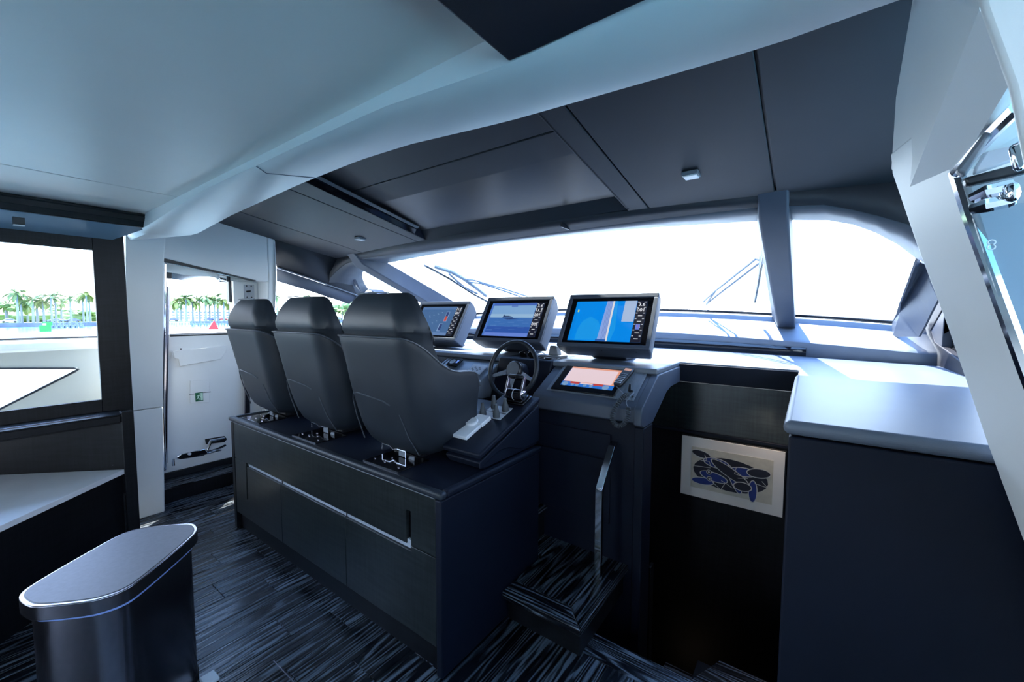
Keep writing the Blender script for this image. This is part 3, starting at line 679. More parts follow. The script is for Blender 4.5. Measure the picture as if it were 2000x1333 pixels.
# ================================================================== HELM SEAT BASE
sb = thing('helm_cabinet', 'long dark wood cabinet with leather rim carrying the three helm seats', 'cabinet', (-2.25, 1.55, 0))
box('carcass', -3.285, -1.215, 1.19, 1.90, .0, .775, m_blk, sb, 0)
box('kick_board', -3.28, -1.235, 1.185, 1.20, 0, .125, m_ven2, sb, .001)
box('side_panel', -1.235, -1.20, 1.155, 1.915, 0, .778, m_navy, sb, .006, seg=3)
box('side_panel', -3.335, -3.295, 1.157, 1.915, 0, .778, m_ven2, sb, .002)
Y = 1.16
# upper flap with the grip slot cut at its starboard end
prism('flap', [(-3.292, .777), (-3.292, .524), (-1.425, .524), (-1.425, .68), (-1.395, .68), (-1.395, .524), (-1.238, .524), (-1.238, .777)], 'y', Y, Y+.022, m_ven, sb, .0015)
prism('door', [(-3.292, .520), (-3.292, .125), (-2.613, .125), (-2.613, .497), (-3.098, .497), (-3.098, .26), (-3.118, .26), (-3.118, .520)], 'y', Y, Y+.022, m_ven, sb, .0015)
prism('door', [(-2.609, .497), (-2.609, .125), (-1.913, .125), (-1.913, .497)], 'y', Y, Y+.022, m_ven, sb, .0015)
prism('door', [(-1.909, .497), (-1.909, .125), (-1.238, .125), (-1.238, .520), (-1.392, .520), (-1.392, .497)], 'y', Y, Y+.022, m_ven, sb, .0015)
box('grip_channel', -3.10, -1.41, Y+.012, Y+.016, .499, .522, m_lgry, sb, 0)
for xx in (-2.61, -1.91): box('channel_joint', xx-.002, xx+.002, Y+.008, Y+.013, .498, .523, m_blk, sb, 0)
box('slot_liner', -1.425, -1.396, Y+.018, Y+.021, .53, .68, m_gblk, sb, 0)
box('slot_liner', -3.117, -3.099, Y+.018, Y+.021, .26, .50, m_gblk, sb, 0)
box('slot_foot', -1.424, -1.397, Y+.004, Y+.017, .524, .545, m_lgry, sb, .001)
# leather rim and recessed top
pr = [(-3.345, 1.148), (-1.19, 1.148), (-1.19, 1.925), (-3.345, 1.925)]
box('top_pad', -3.335, -1.20, 1.16, 1.915, .785, .803, m_navy, sb, .004)
for nm, a in (('rim', (-3.345, -1.19, 1.146, 1.186, .784, .815)), ('rim', (-1.228, -1.188, 1.186, 1.925, .784, .815)), ('rim', (-3.347, -3.31, 1.186, 1.925, .784, .815)), ('rim', (-3.31, -1.228, 1.89, 1.925, .784, .815))):
    box(nm, *a, m_navy if a[0] > -1.3 else m_seat, sb, .012, seg=4)
box('rim_piping', -3.29, -1.24, 1.157, 1.160, .7785, .781, m_stitch, sb, 0)

# ================================================================== HELM SEATS
m_pipe = plain('piping', (.055, .065, .08), .35, noise=.05, nscale=50)
def make_seat():
    t = thing('pilot_chair', '', 'seat', (0, 0, 0), 'three high-backed helm seats on the dark cabinet')
    # local frame: x across, y forward, z up; origin on the cabinet top
    def yb(z): return lerp([(.03, .05), (.06, .015), (.13, -.012), (.16, -.02), (.35, -.065), (.50, -.10), (.64, -.142), (.90, -.10)], z)[0]
    def hw(z): return lerp([(.03, .19), (.06, .235), (.10, .262), (.16, .283), (.35, .300), (.64, .308), (.7, .308)], z)[0]
    nu = 61; yf = .348
    def chamfered(w, b, e, ch, cy, r):
        # right front -> back -> left front, with a chamfered rear corner, corners rounded
        K = [(w, e), (w, b+cy), (w-ch, b), (-w+ch, b), (-w, b+cy), (-w, e)]
        out = [K[0]]
        for i in range(1, 5):
            p, q, s2 = Vector(K[i-1]), Vector(K[i]), Vector(K[i+1]); d1_ = (p-q).normalized(); d2_ = (s2-q).normalized()
            L_ = min(r, (p-q).length*.45, (s2-q).length*.45)
            for k in range(7):
                t2 = k/6; out.append(tuple((q+d1_*L_)*(1-t2)**2 + q*2*t2*(1-t2) + (q+d2_*L_)*t2*t2))
        out.append(K[5]); return out
    def resample(P, n):
        L = [0]
        for a, b in zip(P, P[1:]): L.append(L[-1]+math.hypot(b[0]-a[0], b[1]-a[1]))
        out = []
        for i in range(n):
            s2 = L[-1]*i/(n-1); k = max(j for j in range(len(L)) if L[j] <= s2+1e-9); k = min(k, len(P)-2)
            t2 = (s2-L[k])/max(1e-9, L[k+1]-L[k]); out.append((P[k][0]*(1-t2)+P[k+1][0]*t2, P[k][1]*(1-t2)+P[k+1][1]*t2))
        return out
    PC = {}
    def path(z):
        z = round(z, 4)
        if z not in PC:
            w = hw(z); PC[z] = resample(chamfered(w, yb(z), yf, min(.055, w*.3), .085, .06), nu)
        return PC[z]
    def ztop(y): return lerp([(-.14, .642), (-.07, .636), (-.03, .605), (.02, .555), (.07, .510), (.13, .475), (.19, .460), (.26, .456), (.305, .448), (.33, .43), (.345, .395), (.349, .36)], y)[0]
    def zbot(y): return lerp([(.02, .035), (.2, .05), (.36, .12)], y)[0]
    nv = 14; cols = []
    for i in range(nu):
        pz = path(.45)[i]; zt = ztop(pz[1]+.0 if abs(pz[0]) > .22 else -.14); zb = zbot(max(pz[1], .02)); c = []
        if abs(pz[0]) <= .24: zt = .642
        for j in range(nv):
            z = zb+(zt-zb)*j/(nv-1); p = path(z)[i]
            bulge = .010*math.sin(math.pi*j/(nv-1)); 
            c.append((p[0]*(1+bulge*.5), p[1]-bulge, z))
        cols.append(c)
    sh = mk('shell', [p for c in cols for p in c], [(i*nv+j, (i+1)*nv+j, (i+1)*nv+j+1, i*nv+j+1) for i in range(nu-1) for j in range(nv-1)], m_seat, t, smooth=True, local=True, fix=False)
    s = sh.modifiers.new('thick', 'SOLIDIFY'); s.thickness = .045; s.offset = 1
    b = sh.modifiers.new('bevel', 'BEVEL'); b.width = .012; b.segments = 3; b.limit_method = 'ANGLE'; b.angle_limit = R(50)
    # piping along the shell edge
    mb = MB()
    mb.tube([(c[-1][0]*1.0, c[-1][1]-.002, c[-1][2]-.004) for c in cols],   .0045, 6); mb.mk('piping', m_pipe, t, smooth=True, local=True)
    # stitched lower pocket outline on the back
    pk = [(-.215, .30), (-.10, .335), (.06, .335), (.165, .315), (.20, .27), (.225, .12), (.235, .03)]
    mb = MB(); pl = [(-.262, .06), (-.268, .20), (-.262, .29), (-.24, .325), (-.18, .338), (.02, .318), (.075, .30)]
    mb.tube([(x, yb(z)-.0125 if abs(x) < .2 else yb(z)+.012*(abs(x)-.2)/.06-.008, z) for x, z in pl], .0035, 5)
    mb.tube([(x, yb(z)-.010, z) for x, z in [(.13, .26), (.165, .15), (.19, .05)]], .0028, 5)
    mb.mk('back_seam', m_pipe, sh, smooth=True, local=True)
    # back cushion / head rest rising out of the shell
    sec = [(.36, .00, .16, .27), (.50, -.075, .085, .272), (.60, -.118, .035, .276), (.655, -.122, .018, .285), (.665, -.130, .010, .288), (.70, -.135, .0, .284), (.755, -.126, -.015, .262), (.80, -.106, -.018, .238), (.832, -.086, -.020, .212), (.848, -.070, -.030, .185)]
    rws = []
    for z, a, c, w in sec:
        ch = min(.06, w*.3); q = chamfered(w, a, c, ch, min(.065, (c-a)*.55), .05)
        rws.append([(p[0], p[1], z) for p in q])
    n = len(rws[0]); v = [p for r in rws for p in r]; f = [(i*n+j, i*n+(j+1) % n, (i+1)*n+(j+1) % n, (i+1)*n+j) for i in range(len(rws)-1) for j in range(n)]
    f.append(tuple(range(n-1, -1, -1))); f.append(tuple((len(rws)-1)*n+j for j in range(n)))
    hr = mk('headrest', v, f, m_seat, t, bevel=.010, seg=3, local=True)
    MB().tube([(-.17, -.070, .851), (.0, -.073, .853), (.09, -.070, .851)], .003, 5).mk('top_seam', m_stitch, hr, smooth=True, local=True)
    MB().tube([(.226, -.02, .815), (.243, -.016, .775), (.266, -.008, .73), (.286, .004, .68), (.29, .03, .62)], .0035, 6).mk('edge_piping', m_blk, hr, smooth=True, local=True)
    # seat cushion
    cz = [(.09, .04, .62, .215), (.12, .02, .66, .235), (.19, .02, .69, .24), (.205, .04, .67, .225)]
    rws = []
    for z, a, c, w in cz:
        p = rrect(2*w, c-a, .07, 4); rws.append([(q[0], q[1]+(a+c)/2, z) for q in p])
    v = [p for r in rws for p in r]; n = len(rws[0]); f = [(i*n+j, i*n+(j+1) % n, (i+1)*n+(j+1) % n, (i+1)*n+j) for i in range(len(rws)-1) for j in range(n)]
    f.append(tuple(range(n-1, -1, -1))); f.append(tuple((len(rws)-1)*n+j for j in range(n)))
    mk('seat_cushion', v, f, m_seat, t, bevel=.015, seg=3, local=True)
    # mounting: plinth, slide plate with steel edge, bent steel bracket
    mk('plinth', bxv(-.12, .12, .10, .40, .0, .10), BF, m_blk, t, .01, local=True)
    mp = mk('slide_plate', bxv(-.09, .18, -.105, .09, .0005, .006), BF, m_gblk, t, .001, local=True)
    mk('plate_edge', bxv(-.09, .18, -.109, -.105, .001, .006), BF, m_chr, mp, 0, local=True)
    for bx_, by_ in ((-.06, -.06), (.0, -.05), (.02, -.06), (.06, -.03), (.14, -.07), (.0, .0)): MB().lathe([(.006, .006), (.006, .009), (.004, .011)], (bx_, by_, 0), 8).mk('bolt', m_bru, mp, smooth=True, local=True)
    bk = [(-.125, .018), (-.125, .052), (-.06, .052), (-.03, .036), (-.005, .046), (.07, .046), (.07, .008)]
    v = []; f = []
    ins = [(-.121, .018), (-.121, .049), (-.062, .049), (-.03, .032), (-.004, .042), (.066, .042), (.066, .008)]
    for q in bk+ins:
        v.append((q[0], .030, q[1])); v.append((q[0], .033, q[1]))
    m = len(bk)
    for i in range(m-1):
        f += [(2*i, 2*i+2, 2*(m+i)+2, 2*(m+i)), (2*i+1, 2*(m+i)+1, 2*(m+i)+3, 2*i+3), (2*i, 2*i+1, 2*i+3, 2*i+2), (2*(m+i), 2*(m+i)+2, 2*(m+i)+3, 2*(m+i)+1)]
    f += [(0, 2*m, 2*m+1, 1), (2*m-2, 2*m-1, 4*m-1, 4*m-2)]
    mk('bracket', v, f, m_chr, t, local=True)
    mk('bracket_web', [(.01, .036, .010), (.066, .036, .010), (.066, .036, .040), (.01, .036, .040)], [(0, 1, 2, 3)], m_gry, t, solid=.002, local=True)
    mk('bracket_foot', [(.08, .040, .006), (.125, .040, .006), (.125, .040, .026), (.09, .040, .020)], [(0, 1, 2, 3)], m_gry, t, solid=.002, local=True)
    return t
seat = make_seat()
SZ = .803
seat.location = (-1.72, 1.315, SZ)
seat['label'] = 'helm seat nearest the throttle console, largest in view, back to the camera'
dup(seat, (-2.45, 1.315, SZ), 'middle helm seat of the three, standing between its two neighbours')
dup(seat, (-3.18, 1.315, SZ), 'helm seat at the far left end of the cabinet, next to the side door')

# ================================================================== THROTTLE CONSOLE
tk = thing('throttle_console', 'dark leather armrest console carrying the throttle at the end of the seat base', 'console', (-1.34, 1.65, .803))
def tz(y): return .399+.353*y
xa, xb = -1.46, -1.215
box_ = lambda y0, y1, z0f, z1f: [(y0, z0f), (y1, z0f)]
prism('top_slab', [(1.415, tz(1.415)), (1.945, tz(1.945)), (1.945, tz(1.945)-.03), (1.425, tz(1.415)-.028)], 'x', xa, xb, m_navy, tk, .010, seg=3)
prism('body', [(1.425, tz(1.42)-.045), (1.935, tz(1.935)-.045), (1.925, .815), (1.475, .815), (1.455, tz(1.42)-.085)], 'x', xa+.01, xb-.008, m_navy, tk, .008)
prism('side_cover', [(1.423, tz(1.42)-.040), (1.938, tz(1.938)-.042), (1.938, .832), (1.76, .832), (1.66, .868), (1.58, .878), (1.428, tz(1.42)-.075)], 'x', xb-.012, xb-.002, m_navy, tk, .006)
MB().box(-1.222, -1.216, 1.90, 1.91, tz(1.9)-.035, tz(1.9)-.030).mk('screw', m_chr, tk)
def tp(x, y, h=0.0): return Vector((x, y, tz(y))) + Vector((0, -.333, .943))*h
def tslab(nm, x0, x1, y0, y1, h0, h1, mat, par, bev=.002):
    return slab(nm, [tp(x0, y0, h0), tp(x1, y0, h0), tp(x1, y1, h0), tp(x0, y1, h0)], Vector((0, -.333, .943))*(h1-h0), mat, par, bev)
tslab('switch_plate', -1.44, -1.30, 1.685, 1.80, 0, .003, m_lgry, tk, .001)
tslab('switch_plate_gap', -1.441, -1.299, 1.738, 1.742, .003, .0036, m_blk, tk, 0)
nrm = Vector((0, -.333, .943))
for i, (bx_, by_) in enumerate([(-1.425, 1.695), (-1.335, 1.700), (-1.41, 1.775), (-1.325, 1.765)]):
    MB().lathe([(.019, 0), (.020, .008), (.0185, .018), (.0195, .022), (.016, .030), (.0168, .034), (.0125, .042), (.013, .046), (.009, .053), (.009, .068), (.006, .072)], tp(bx_, by_, .003), 14, nrm+Vector((0, .25, .1))).mk('rubber_toggle', m_rub, tk, smooth=True)
# throttle
tslab('throttle_base', -1.385, -1.255, 1.83, 1.925, 0, .014, m_gblk, tk, .004)
tslab('throttle_base', -1.375, -1.265, 1.835, 1.915, .014, .026, m_gblk, tk, .004)
cyc = tp(-1.32, 1.865, .048)
MB().lathe([(.018, -.048), (.030, -.046), (.032, -.03), (.032, .03), (.030, .046), (.018, .048)], cyc, 24, (1, 0, 0)).mk('throttle_drum', m_gblk, tk, smooth=True)
MB().lathe([(.0325, -.002), (.0325, .002)], cyc, 24, (1, 0, 0)).mk('drum_mark', m_wpl, tk, smooth=True)
for sx in (-1, 1):
    x0 = cyc.x+sx*.052; w = .006
    hv = []
    prof = [(-.026, -.018), (-.030, .004), (-.020, .03), (-.008, .06), (.004, .100), (.016, .106), (.024, .098), (.016, .06), (.028, .02), (.030, -.002), (.018, -.024)]
    side = prism('throttle_lever', [(cyc.y+p[0], cyc.z+p[1]) for p in prof], 'x', x0-w, x0+w, m_bru, tk, .003)
    MB().lathe([(.028, -.004), (.028, .002), (.022, .005)], (x0+sx*w, cyc.y, cyc.z), 20, (1, 0, 0)).mk('lever_disc', m_chr, side, smooth=True)
MB().lathe([(.009, -.05), (.0115, -.045), (.0115, -.002), (.009, 0), (.0115, .002), (.0115, .045), (.009, .05)], (cyc.x, cyc.y+.012, cyc.z+.100), 12, (1, 0, 0)).mk('throttle_grip', m_blk, tk, smooth=True)
# white cradle with round knob
wr = thing('remote_cradle', 'white plastic two-step block with a round knob lying on the sloping armrest console', 'remote control', tuple(tp(-1.39, 1.6)))
tslab('cradle_plate', -1.45, -1.355, 1.485, 1.60, .001, .020, m_wpl, wr, .003)
tslab('cradle_plate', -1.435, -1.350, 1.60, 1.675, .001, .024, m_wpl, wr, .003)
MB().lathe([(.030, 0), (.034, .003), (.034, .018), (.028, .021), (.027, .019), (.0, .020)], tp(-1.415, 1.60, .012), 24, nrm).mk('cradle_knob', m_wpl, wr, smooth=True)

# ================================================================== DASH
da = thing('dash_console', 'grey leather helm dashboard with instrument slope under the three displays', 'dashboard', (-2.2, 2.4, .36))
def sz(y): return 1.063+.565*(y-2.09)
prof = [(2.36, 1.206), (2.33, 1.194), (2.10, sz(2.10)), (2.085, sz(2.09)-.012), (2.08, .985), (2.12, .965), (2.30, .965), (2.55, 1.10), (2.80, 1.10), (2.80, 1.206)]
prism('touchscreen_housing', prof, 'x', -1.36, -.70, m_mull, da, .006, seg=3)
prism('end_cheek', [(2.355, 1.210), (2.33, 1.197), (2.09, sz(2.09)+.004), (2.078, sz(2.09)-.012), (2.074, .975), (2.12, .955), (2.27, .955), (2.53, 1.085), (2.62, 1.105), (2.84, 1.107), (2.84, 1.210)], 'x', -.725, -.682, m_mull, da, .006, seg=3)
box('leg_panel', -1.36, -.70, 2.14, 2.27, -1.4, .965, m_navy, da, .004)
box('leg_panel', -.735, -.684, 2.125, 2.275, -1.4, .950, m_navy, da, .005)
box('drawer_front', -1.47, -.87, 2.125, 2.145, .742, .885, m_navy, da, .005)
box('lower_panel', -1.47, -.87, 2.13, 2.145, .37, .735, m_navy, da, .003)
def dslab(nm, x0, x1, y0, y1, h0, h1, mat, par, bev=.002):
    nn = Vector((0, -.492, .871))
    P = lambda x, y: Vector((x, y, sz(y)))+nn*h0
    return slab(nm, [P(x0, y0), P(x1, y0), P(x1, y1), P(x0, y1)], nn*(h1-h0), mat, par, bev)
dslab('ribbed_plate', -1.29, -.745, 2.135, 2.352, .0, .004, m_gry, da, .001)
mb = MB()
for i in range(52):
    x = -1.285+i*.0103
    nn = Vector((0, -.492, .871)); a = Vector((x, 2.14, sz(2.14)))+nn*.004; b = Vector((x, 2.348, sz(2.348)))+nn*.004
    mb.add([a, a+Vector((.004, 0, 0)), b+Vector((.004, 0, 0)), b, a+nn*.0012, a+nn*.0012+Vector((.004, 0, 0)), b+nn*.0012+Vector((.004, 0, 0)), b+nn*.0012], BF)
tag(mb.mk('rib', m_gry, da), kind='stuff')
for sx_, sy_ in ((-1.255, 2.155), (-.86, 2.155), (-.76, 2.16)):
    nn = Vector((0, -.492, .871)); MB().lathe([(.006, 0), (.006, .003)], Vector((sx_, sy_, sz(sy_)))+nn*.004, 8, nn).mk('screw', m_blk, da)
# touch display set in the slope
ts = thing('touch_display', 'black glass touch display sunk in the sloping console below the right display', 'display', (-1.05, 2.25, sz(2.25)))
dslab('bezel', -1.262, -.862, 2.142, 2.352, .004, .013, m_gblk, ts, .003)
m_tblue = emis('touch_blue', (.02, .16, .60), .5)
m_tpink = emis('touch_pink', (.80, .62, .66), .5)
m_tor = emis('touch_orange', (.85, .36, .22), .45)
m_tred = emis('touch_red', (.55, .06, .05), .45)
m_tgrey = emis('touch_grey', (.2, .36, .6), .45)
dslab('screen', -1.215, -.885, 2.180, 2.330, .013, .0133, m_tblue, ts, 0)
dslab('screen_area', -1.213, -.868, 2.215, 2.345, .0133, .0136, m_tor, ts, 0)
dslab('screen_area', -1.213, -.905, 2.218, 2.332, .0136, .0139, m_tpink, ts, 0)
dslab('screen_area', -1.16, -1.10, 2.200, 2.216, .0139, .0142, m_tred, ts, 0)
dslab('screen_area', -1.01, -.95, 2.200, 2.216, .0139, .0142, m_tred, ts, 0)
dslab('screen_area', -1.095, -1.015, 2.204, 2.214, .0139, .0142, m_tpink, ts, 0)
for i, (cx, r) in enumerate([(-1.19, .02), (-1.14, .012), (-1.11, .012), (-1.06, .012), (-1.02, .012), (-.93, .02)]):
    nn = Vector((0, -.492, .871)); MB().lathe([(r, 0), (r, .0004)], Vector((cx, 2.195, sz(2.195)))+nn*.0134, 16, nn).mk('screen_dial', m_tgrey, ts)
# radio handset with coiled cord
rh = thing('radio_handset', 'black radio handset with keypad and coiled cord clipped beside the touch display', 'radio', (-.83, 2.25, sz(2.25)))
nn = Vector((0, -.492, .871)); sl_ = Vector((0, .871, .492))
hc = Vector((-.855, 2.275, sz(2.275)))
def hp_(u, v, h): 
    ud = Vector((1, 0, 0)); vd = (sl_+Vector((.0, 0, 0))).normalized(); c_ = math.cos(R(-8)); s_ = math.sin(R(-8))
    return hc + (ud*c_+vd*s_)*u + (vd*c_-ud*s_)*v + nn*h
def hslab(nm, poly, h0, h1, mat, par, bev=.002): return slab(nm, [hp_(p[0], p[1], h0) for p in poly], nn*(h1-h0), mat, par, bev)
bd = hslab('handset_body', [(-.024, -.072), (-.015, -.080), (.015, -.080), (.024, -.072), (.030, .05), (.028, .085), (-.028, .085), (-.030, .05)], .012, .036, m_blk, rh, .006)
hslab('handset_display', [(-.020, .055), (.020, .055), (.021, .077), (-.021, .077)], .036, .0365, emis('handset_screen', (.5, .3, .25), .5), rh, 0)
for r_ in range(6):
    for c_ in range(3):
        w = .006; u = (c_-1)*.0145; v_ = -.060+r_*.0165
        hslab('key', [(u-w, v_-.004), (u+w, v_-.004), (u+w, v_+.004), (u-w, v_+.004)], .036, .0375, m_lgry if r_ < 4 else m_gry, bd, .001)
hslab('cradle', [(-.02, -.03), (.02, -.03), (.02, .03), (-.02, .03)], .004, .012, m_blk, rh, .002)
# cord
def cord(pts, n, rad, th, turns):
    P = [Vector(p) for p in pts]
    # Catmull sampling
    out = []
    for i in range(len(P)-1):
        p0 = P[max(i-1, 0)]; p1 = P[i]; p2 = P[i+1]; p3 = P[min(i+2, len(P)-1)]
        for k in range(n):
            t = k/n; out.append(.5*((2*p1)+(-p0+p2)*t+(2*p0-5*p1+4*p2-p3)*t*t+(-p0+3*p1-3*p2+p3)*t**3))
    out.append(P[-1]); L = len(out)
    if not turns: return MB().tube(out, th, 6)
    pts2 = []; m = int(turns*9)
    for i in range(m+1):
        s = i/m*(L-1); k = min(int(s), L-2); p = out[k].lerp(out[k+1], s-k); d = (out[k+1]-out[k]).normalized()
        a = d.cross(Vector((1, .3, 0))).normalized(); b = a.cross(d); an = 2*math.pi*turns*i/m
        pts2.append(p+(a*math.cos(an)+b*math.sin(an))*rad)
    return MB().tube(pts2, th, 5)
c0 = hp_(0, -.08, .02)
cp = [(-0.772, 2.100, 1.130), (-0.790, 2.060, 1.102), (-0.815, 2.040, 1.053), (-0.825, 2.040, 1.002), (-0.802, 2.040, 0.970), (-0.766, 2.040, 0.979), (-0.742, 2.040, 1.023), (-0.744, 2.050, 1.072)]
cord(cp, 10, .0105, .0034, 36)  .mk('coiled_cord', m_rub, rh, smooth=True)
cord([c0, (-0.781, 2.110, 1.114), (-0.769, 2.100, 1.103), (-0.772, 2.100, 1.130)], 8, 0, .0025, 0).mk('cord_tail', m_gry, rh, smooth=True)
cord([(-0.744, 2.050, 1.072), (-0.770, 2.090, 1.091), (-0.760, 2.130, 1.119), (-0.758, 2.170, 1.127)], 8, 0, .0025, 0).mk('cord_tail', m_gry, rh, smooth=True)
MB().tube([Vector((-.785, 2.20, sz(2.2)))+nn*.004, Vector((-.785, 2.19, sz(2.19)))+nn*.022, Vector((-.79, 2.215, sz(2.215)))+nn*.034], [.012, .011, .008], 10).mk('cord_socket', m_blk, rh, smooth=True)
# instrument slope between the displays and the seats
prism('instrument_slope', [(2.33, 1.194), (2.10, sz(2.10)), (2.085, sz(2.09)-.012), (2.08, .985), (2.14, .965), (2.40, .965), (2.40, 1.204)], 'x', -2.31, -1.815, m_dash, da, .006, seg=3)
prism('slope_trim', [(2.345, 1.204), (2.10, sz(2.10)+.012), (2.085, sz(2.09)), (2.08, .98), (2.40, .98), (2.40, 1.206)], 'x', -2.335, -2.318, m_dash, da, .004)
box('knee_panel', -4.30, -2.335, 2.36, 2.38, .36, 1.205, m_mull, da, .004)
box('knee_panel', -2.335, -1.36, 2.30, 2.33, .36, .97, m_navy, da, .004)
box('dash_underside', -2.33, -1.815, 2.14, 2.38, .955, .966, m_navy, da, .003)
for gx, gy, lab in ((-2.205, 2.285, 'square engine gauge on the dash slope, the further one under the deck edge'), (-2.215, 2.175, 'square engine gauge on the dash slope, the nearer one above the armrest')):
    gg = thing('gauge', lab, 'gauge', (gx, gy, sz(gy)), 'square gauges on the dash slope')
    dslab('gauge_body', gx-.055, gx+.055, gy-.040, gy+.040, .001, .016, m_gblk, gg, .004)
    c = Vector((gx-.015, gy, sz(gy)))+nn*.0165
    MB().lathe([(.026, 0), (.026, .0006), (.0235, .0006), (.0235, 0)], c, 24, nn).mk('gauge_ring', m_lgry, gg)
    dslab('gauge_mark', gx+.024, gx+.042, gy-.012, gy+.018, .0162, .0166, emis('gauge_blue', (.15, .3, .9), .5), gg, 0)
kp = thing('keypad', 'pale square keypad with seven round buttons on the dash slope', 'keypad', (-1.95, 2.24, sz(2.24)))
dslab('keypad_plate', -2.005, -1.875, 2.19, 2.285, .001, .012, m_lgry, kp, .003)
for i, (u, w) in enumerate([(0, 0), (.02, .014), (-.02, .014), (.02, -.014), (-.02, -.014), (.038, 0), (-.038, 0)]):
    MB().lathe([(.008, 0), (.008, .002)], Vector((-1.94+u, 2.2375+w, sz(2.2375+w)))+nn*.012, 12, nn).mk('button', m_gry, kp)
for i, xx in enumerate((-1.86, -1.83)):
    q = MB().lathe([(.014, 0), (.014, .006), (.010, .009)], Vector((xx, 2.13, sz(2.13)))+nn*.0005, 14, nn).mk('push_button', m_lgry, None, smooth=True)
    tag(q, ('silver push button at the foot of the dash slope, the one nearer the wheel' if i else 'silver push button at the foot of the dash slope, the one further from the wheel'), 'button', 'silver push buttons on the dash slope')

# steering column box and wheel
sc_ = thing('steering_pedestal', 'dark leather wedge-shaped housing that carries the steering wheel', 'pedestal', (-1.59, 2.4, .36))
prism('pedestal_body', [(2.72, 1.244), (2.35, 1.244), (2.335, 1.235), (2.26, 1.04), (2.20, .88), (2.05, .60), (2.10, .37), (2.72, .37)], 'x', -1.81, -1.372, m_navy, sc_, .010, seg=3)
wh = thing('steering_wheel', 'black leather-rimmed steering wheel in front of the middle display', 'steering wheel', (-1.60, 2.22, 1.18))
wc = Vector((-1.595, 2.205, 1.185)); wn = Vector((0, -.95, .30)).normalized(); wa_ = Vector((1, 0, 0)); wb = wn.cross(wa_).normalized()
mb = MB(); RW = .188; pts = []
vv = []; ff = []; nU, nV = 48, 10
for i in range(nU):
    a = 2*math.pi*i/nU; rd = wa_*math.cos(a)+wb*math.sin(a)
    for j in range(nV):
        b = 2*math.pi*j/nV; vv.append(wc+rd*(RW+.0155*math.cos(b))+wn*(.0155*math.sin(b)))
for i in range(nU):
    for j in range(nV): ff.append((i*nV+j, ((i+1) % nU)*nV+j, ((i+1) % nU)*nV+(j+1) % nV, i*nV+(j+1) % nV))
mk('rim', vv, ff, m_seat, wh, smooth=True)
for a in (200, 340, 90+180):
    rd = wa_*math.cos(R(a))+wb*math.sin(R(a)); tn = wn.cross(rd)
    p = wc-wn*.02
    slab('spoke', [p+rd*.04+tn*.02, p+rd*.04-tn*.02, wc+rd*(RW-.008)-tn*.011, wc+rd*(RW-.008)+tn*.011], wn*(-.008), m_bru, wh, .002)
MB().lathe([(.056, -.03), (.060, -.02), (.060, .0), (.052, .008), (.0, .012)], wc-wn*.01, 28, wn).mk('hub', m_blk, wh, smooth=True)
MB().lathe([(.048, 0), (.050, .002), (.046, .003)], wc-wn*.0, 28, wn).mk('hub_ring', m_gry, wh, smooth=True)
MB().lathe([(.062, -.11), (.062, -.03)], wc-wn*.0, 28, wn).mk('column', m_navy, wh, smooth=True)

# things lying on the pedestal
bj = thing('bow_thruster_block', 'blue-grey tapered control knob block on the pedestal top', 'control', (-1.47, 2.55, 1.244))
prism('knob', [(-1.51, 1.262), (-1.43, 1.262), (-1.445, 1.325), (-1.452, 1.330), (-1.49, 1.330), (-1.497, 1.325)], 'y', 2.52, 2.575, m_gry, bj, .008, seg=3)
box('knob_base', -1.56, -1.395, 2.48, 2.60, 1.245, 1.262, m_gry, bj, .004)
eg = thing('sunglasses', 'dark sunglasses lying on the pedestal top behind the wheel', 'sunglasses', (-1.60, 2.44, 1.25))
for sx_ in (-1.66, -1.585):
    MB().lathe([(.030, -.003), (.032, 0), (.030, .003)], (sx_, 2.42, 1.262), 16, (0, .8, .6)).mk('lens', m_gblk, eg, smooth=True)
cord([(-1.69, 2.425, 1.275), (-1.70, 2.49, 1.285), (-1.695, 2.545, 1.262)], 6, 0, .003, 0).mk('temple', m_blk, eg, smooth=True)
cord([(-1.55, 2.425, 1.275), (-1.545, 2.49, 1.28), (-1.55, 2.545, 1.262)], 6, 0, .003, 0).mk('temple', m_blk, eg, smooth=True)
cord([(-1.635, 2.42, 1.278), (-1.62, 2.418, 1.284), (-1.61, 2.42, 1.278)], 6, 0, .003, 0).mk('bridge', m_blk, eg, smooth=True)
ky = thing('key_bunch', 'small bunch of steel keys and fob lying on the pedestal top', 'keys', (-1.47, 2.40, 1.25))
MB().tube([(-1.50+.016*math.cos(i*.5236), 2.405+.016*math.sin(i*.5236), 1.248+.002*(i % 2)) for i in range(13)], .0016, 6).mk('ring', m_chr, ky, smooth=True)
for i, a in enumerate((20, 60, -30)):
    d = Vector((math.cos(R(a)), math.sin(R(a)), 0)); q = Vector((-1.50, 2.405, 1.2475+i*.002)); t_ = Vector((-d.y, d.x, 0))
    slab('key', [q+d*.012+t_*.009, q+d*.03+t_*.010, q+d*.034+t_*.003, q+d*.062+t_*.002, q+d*.062-t_*.002, q+d*.034-t_*.003, q+d*.03-t_*.010, q+d*.012-t_*.009], (0, 0, .002), m_chr, ky, 0)
box('fob', -1.455, -1.415, 2.385, 2.41, 1.246, 1.258, m_blk, ky, .004)
sp = thing('switch_panel', 'flat row of small switches at the right corner of the pedestal top', 'switch panel', (-1.43, 2.48, 1.245))
box('panel_plate', -1.455, -1.385, 2.43, 2.475, 1.244, 1.249, m_lgry, sp, .002)
for i in range(4): box('switch', -1.452+i*.017, -1.440+i*.017, 2.437, 2.455, 1.249, 1.253, m_blk, sp, .001)
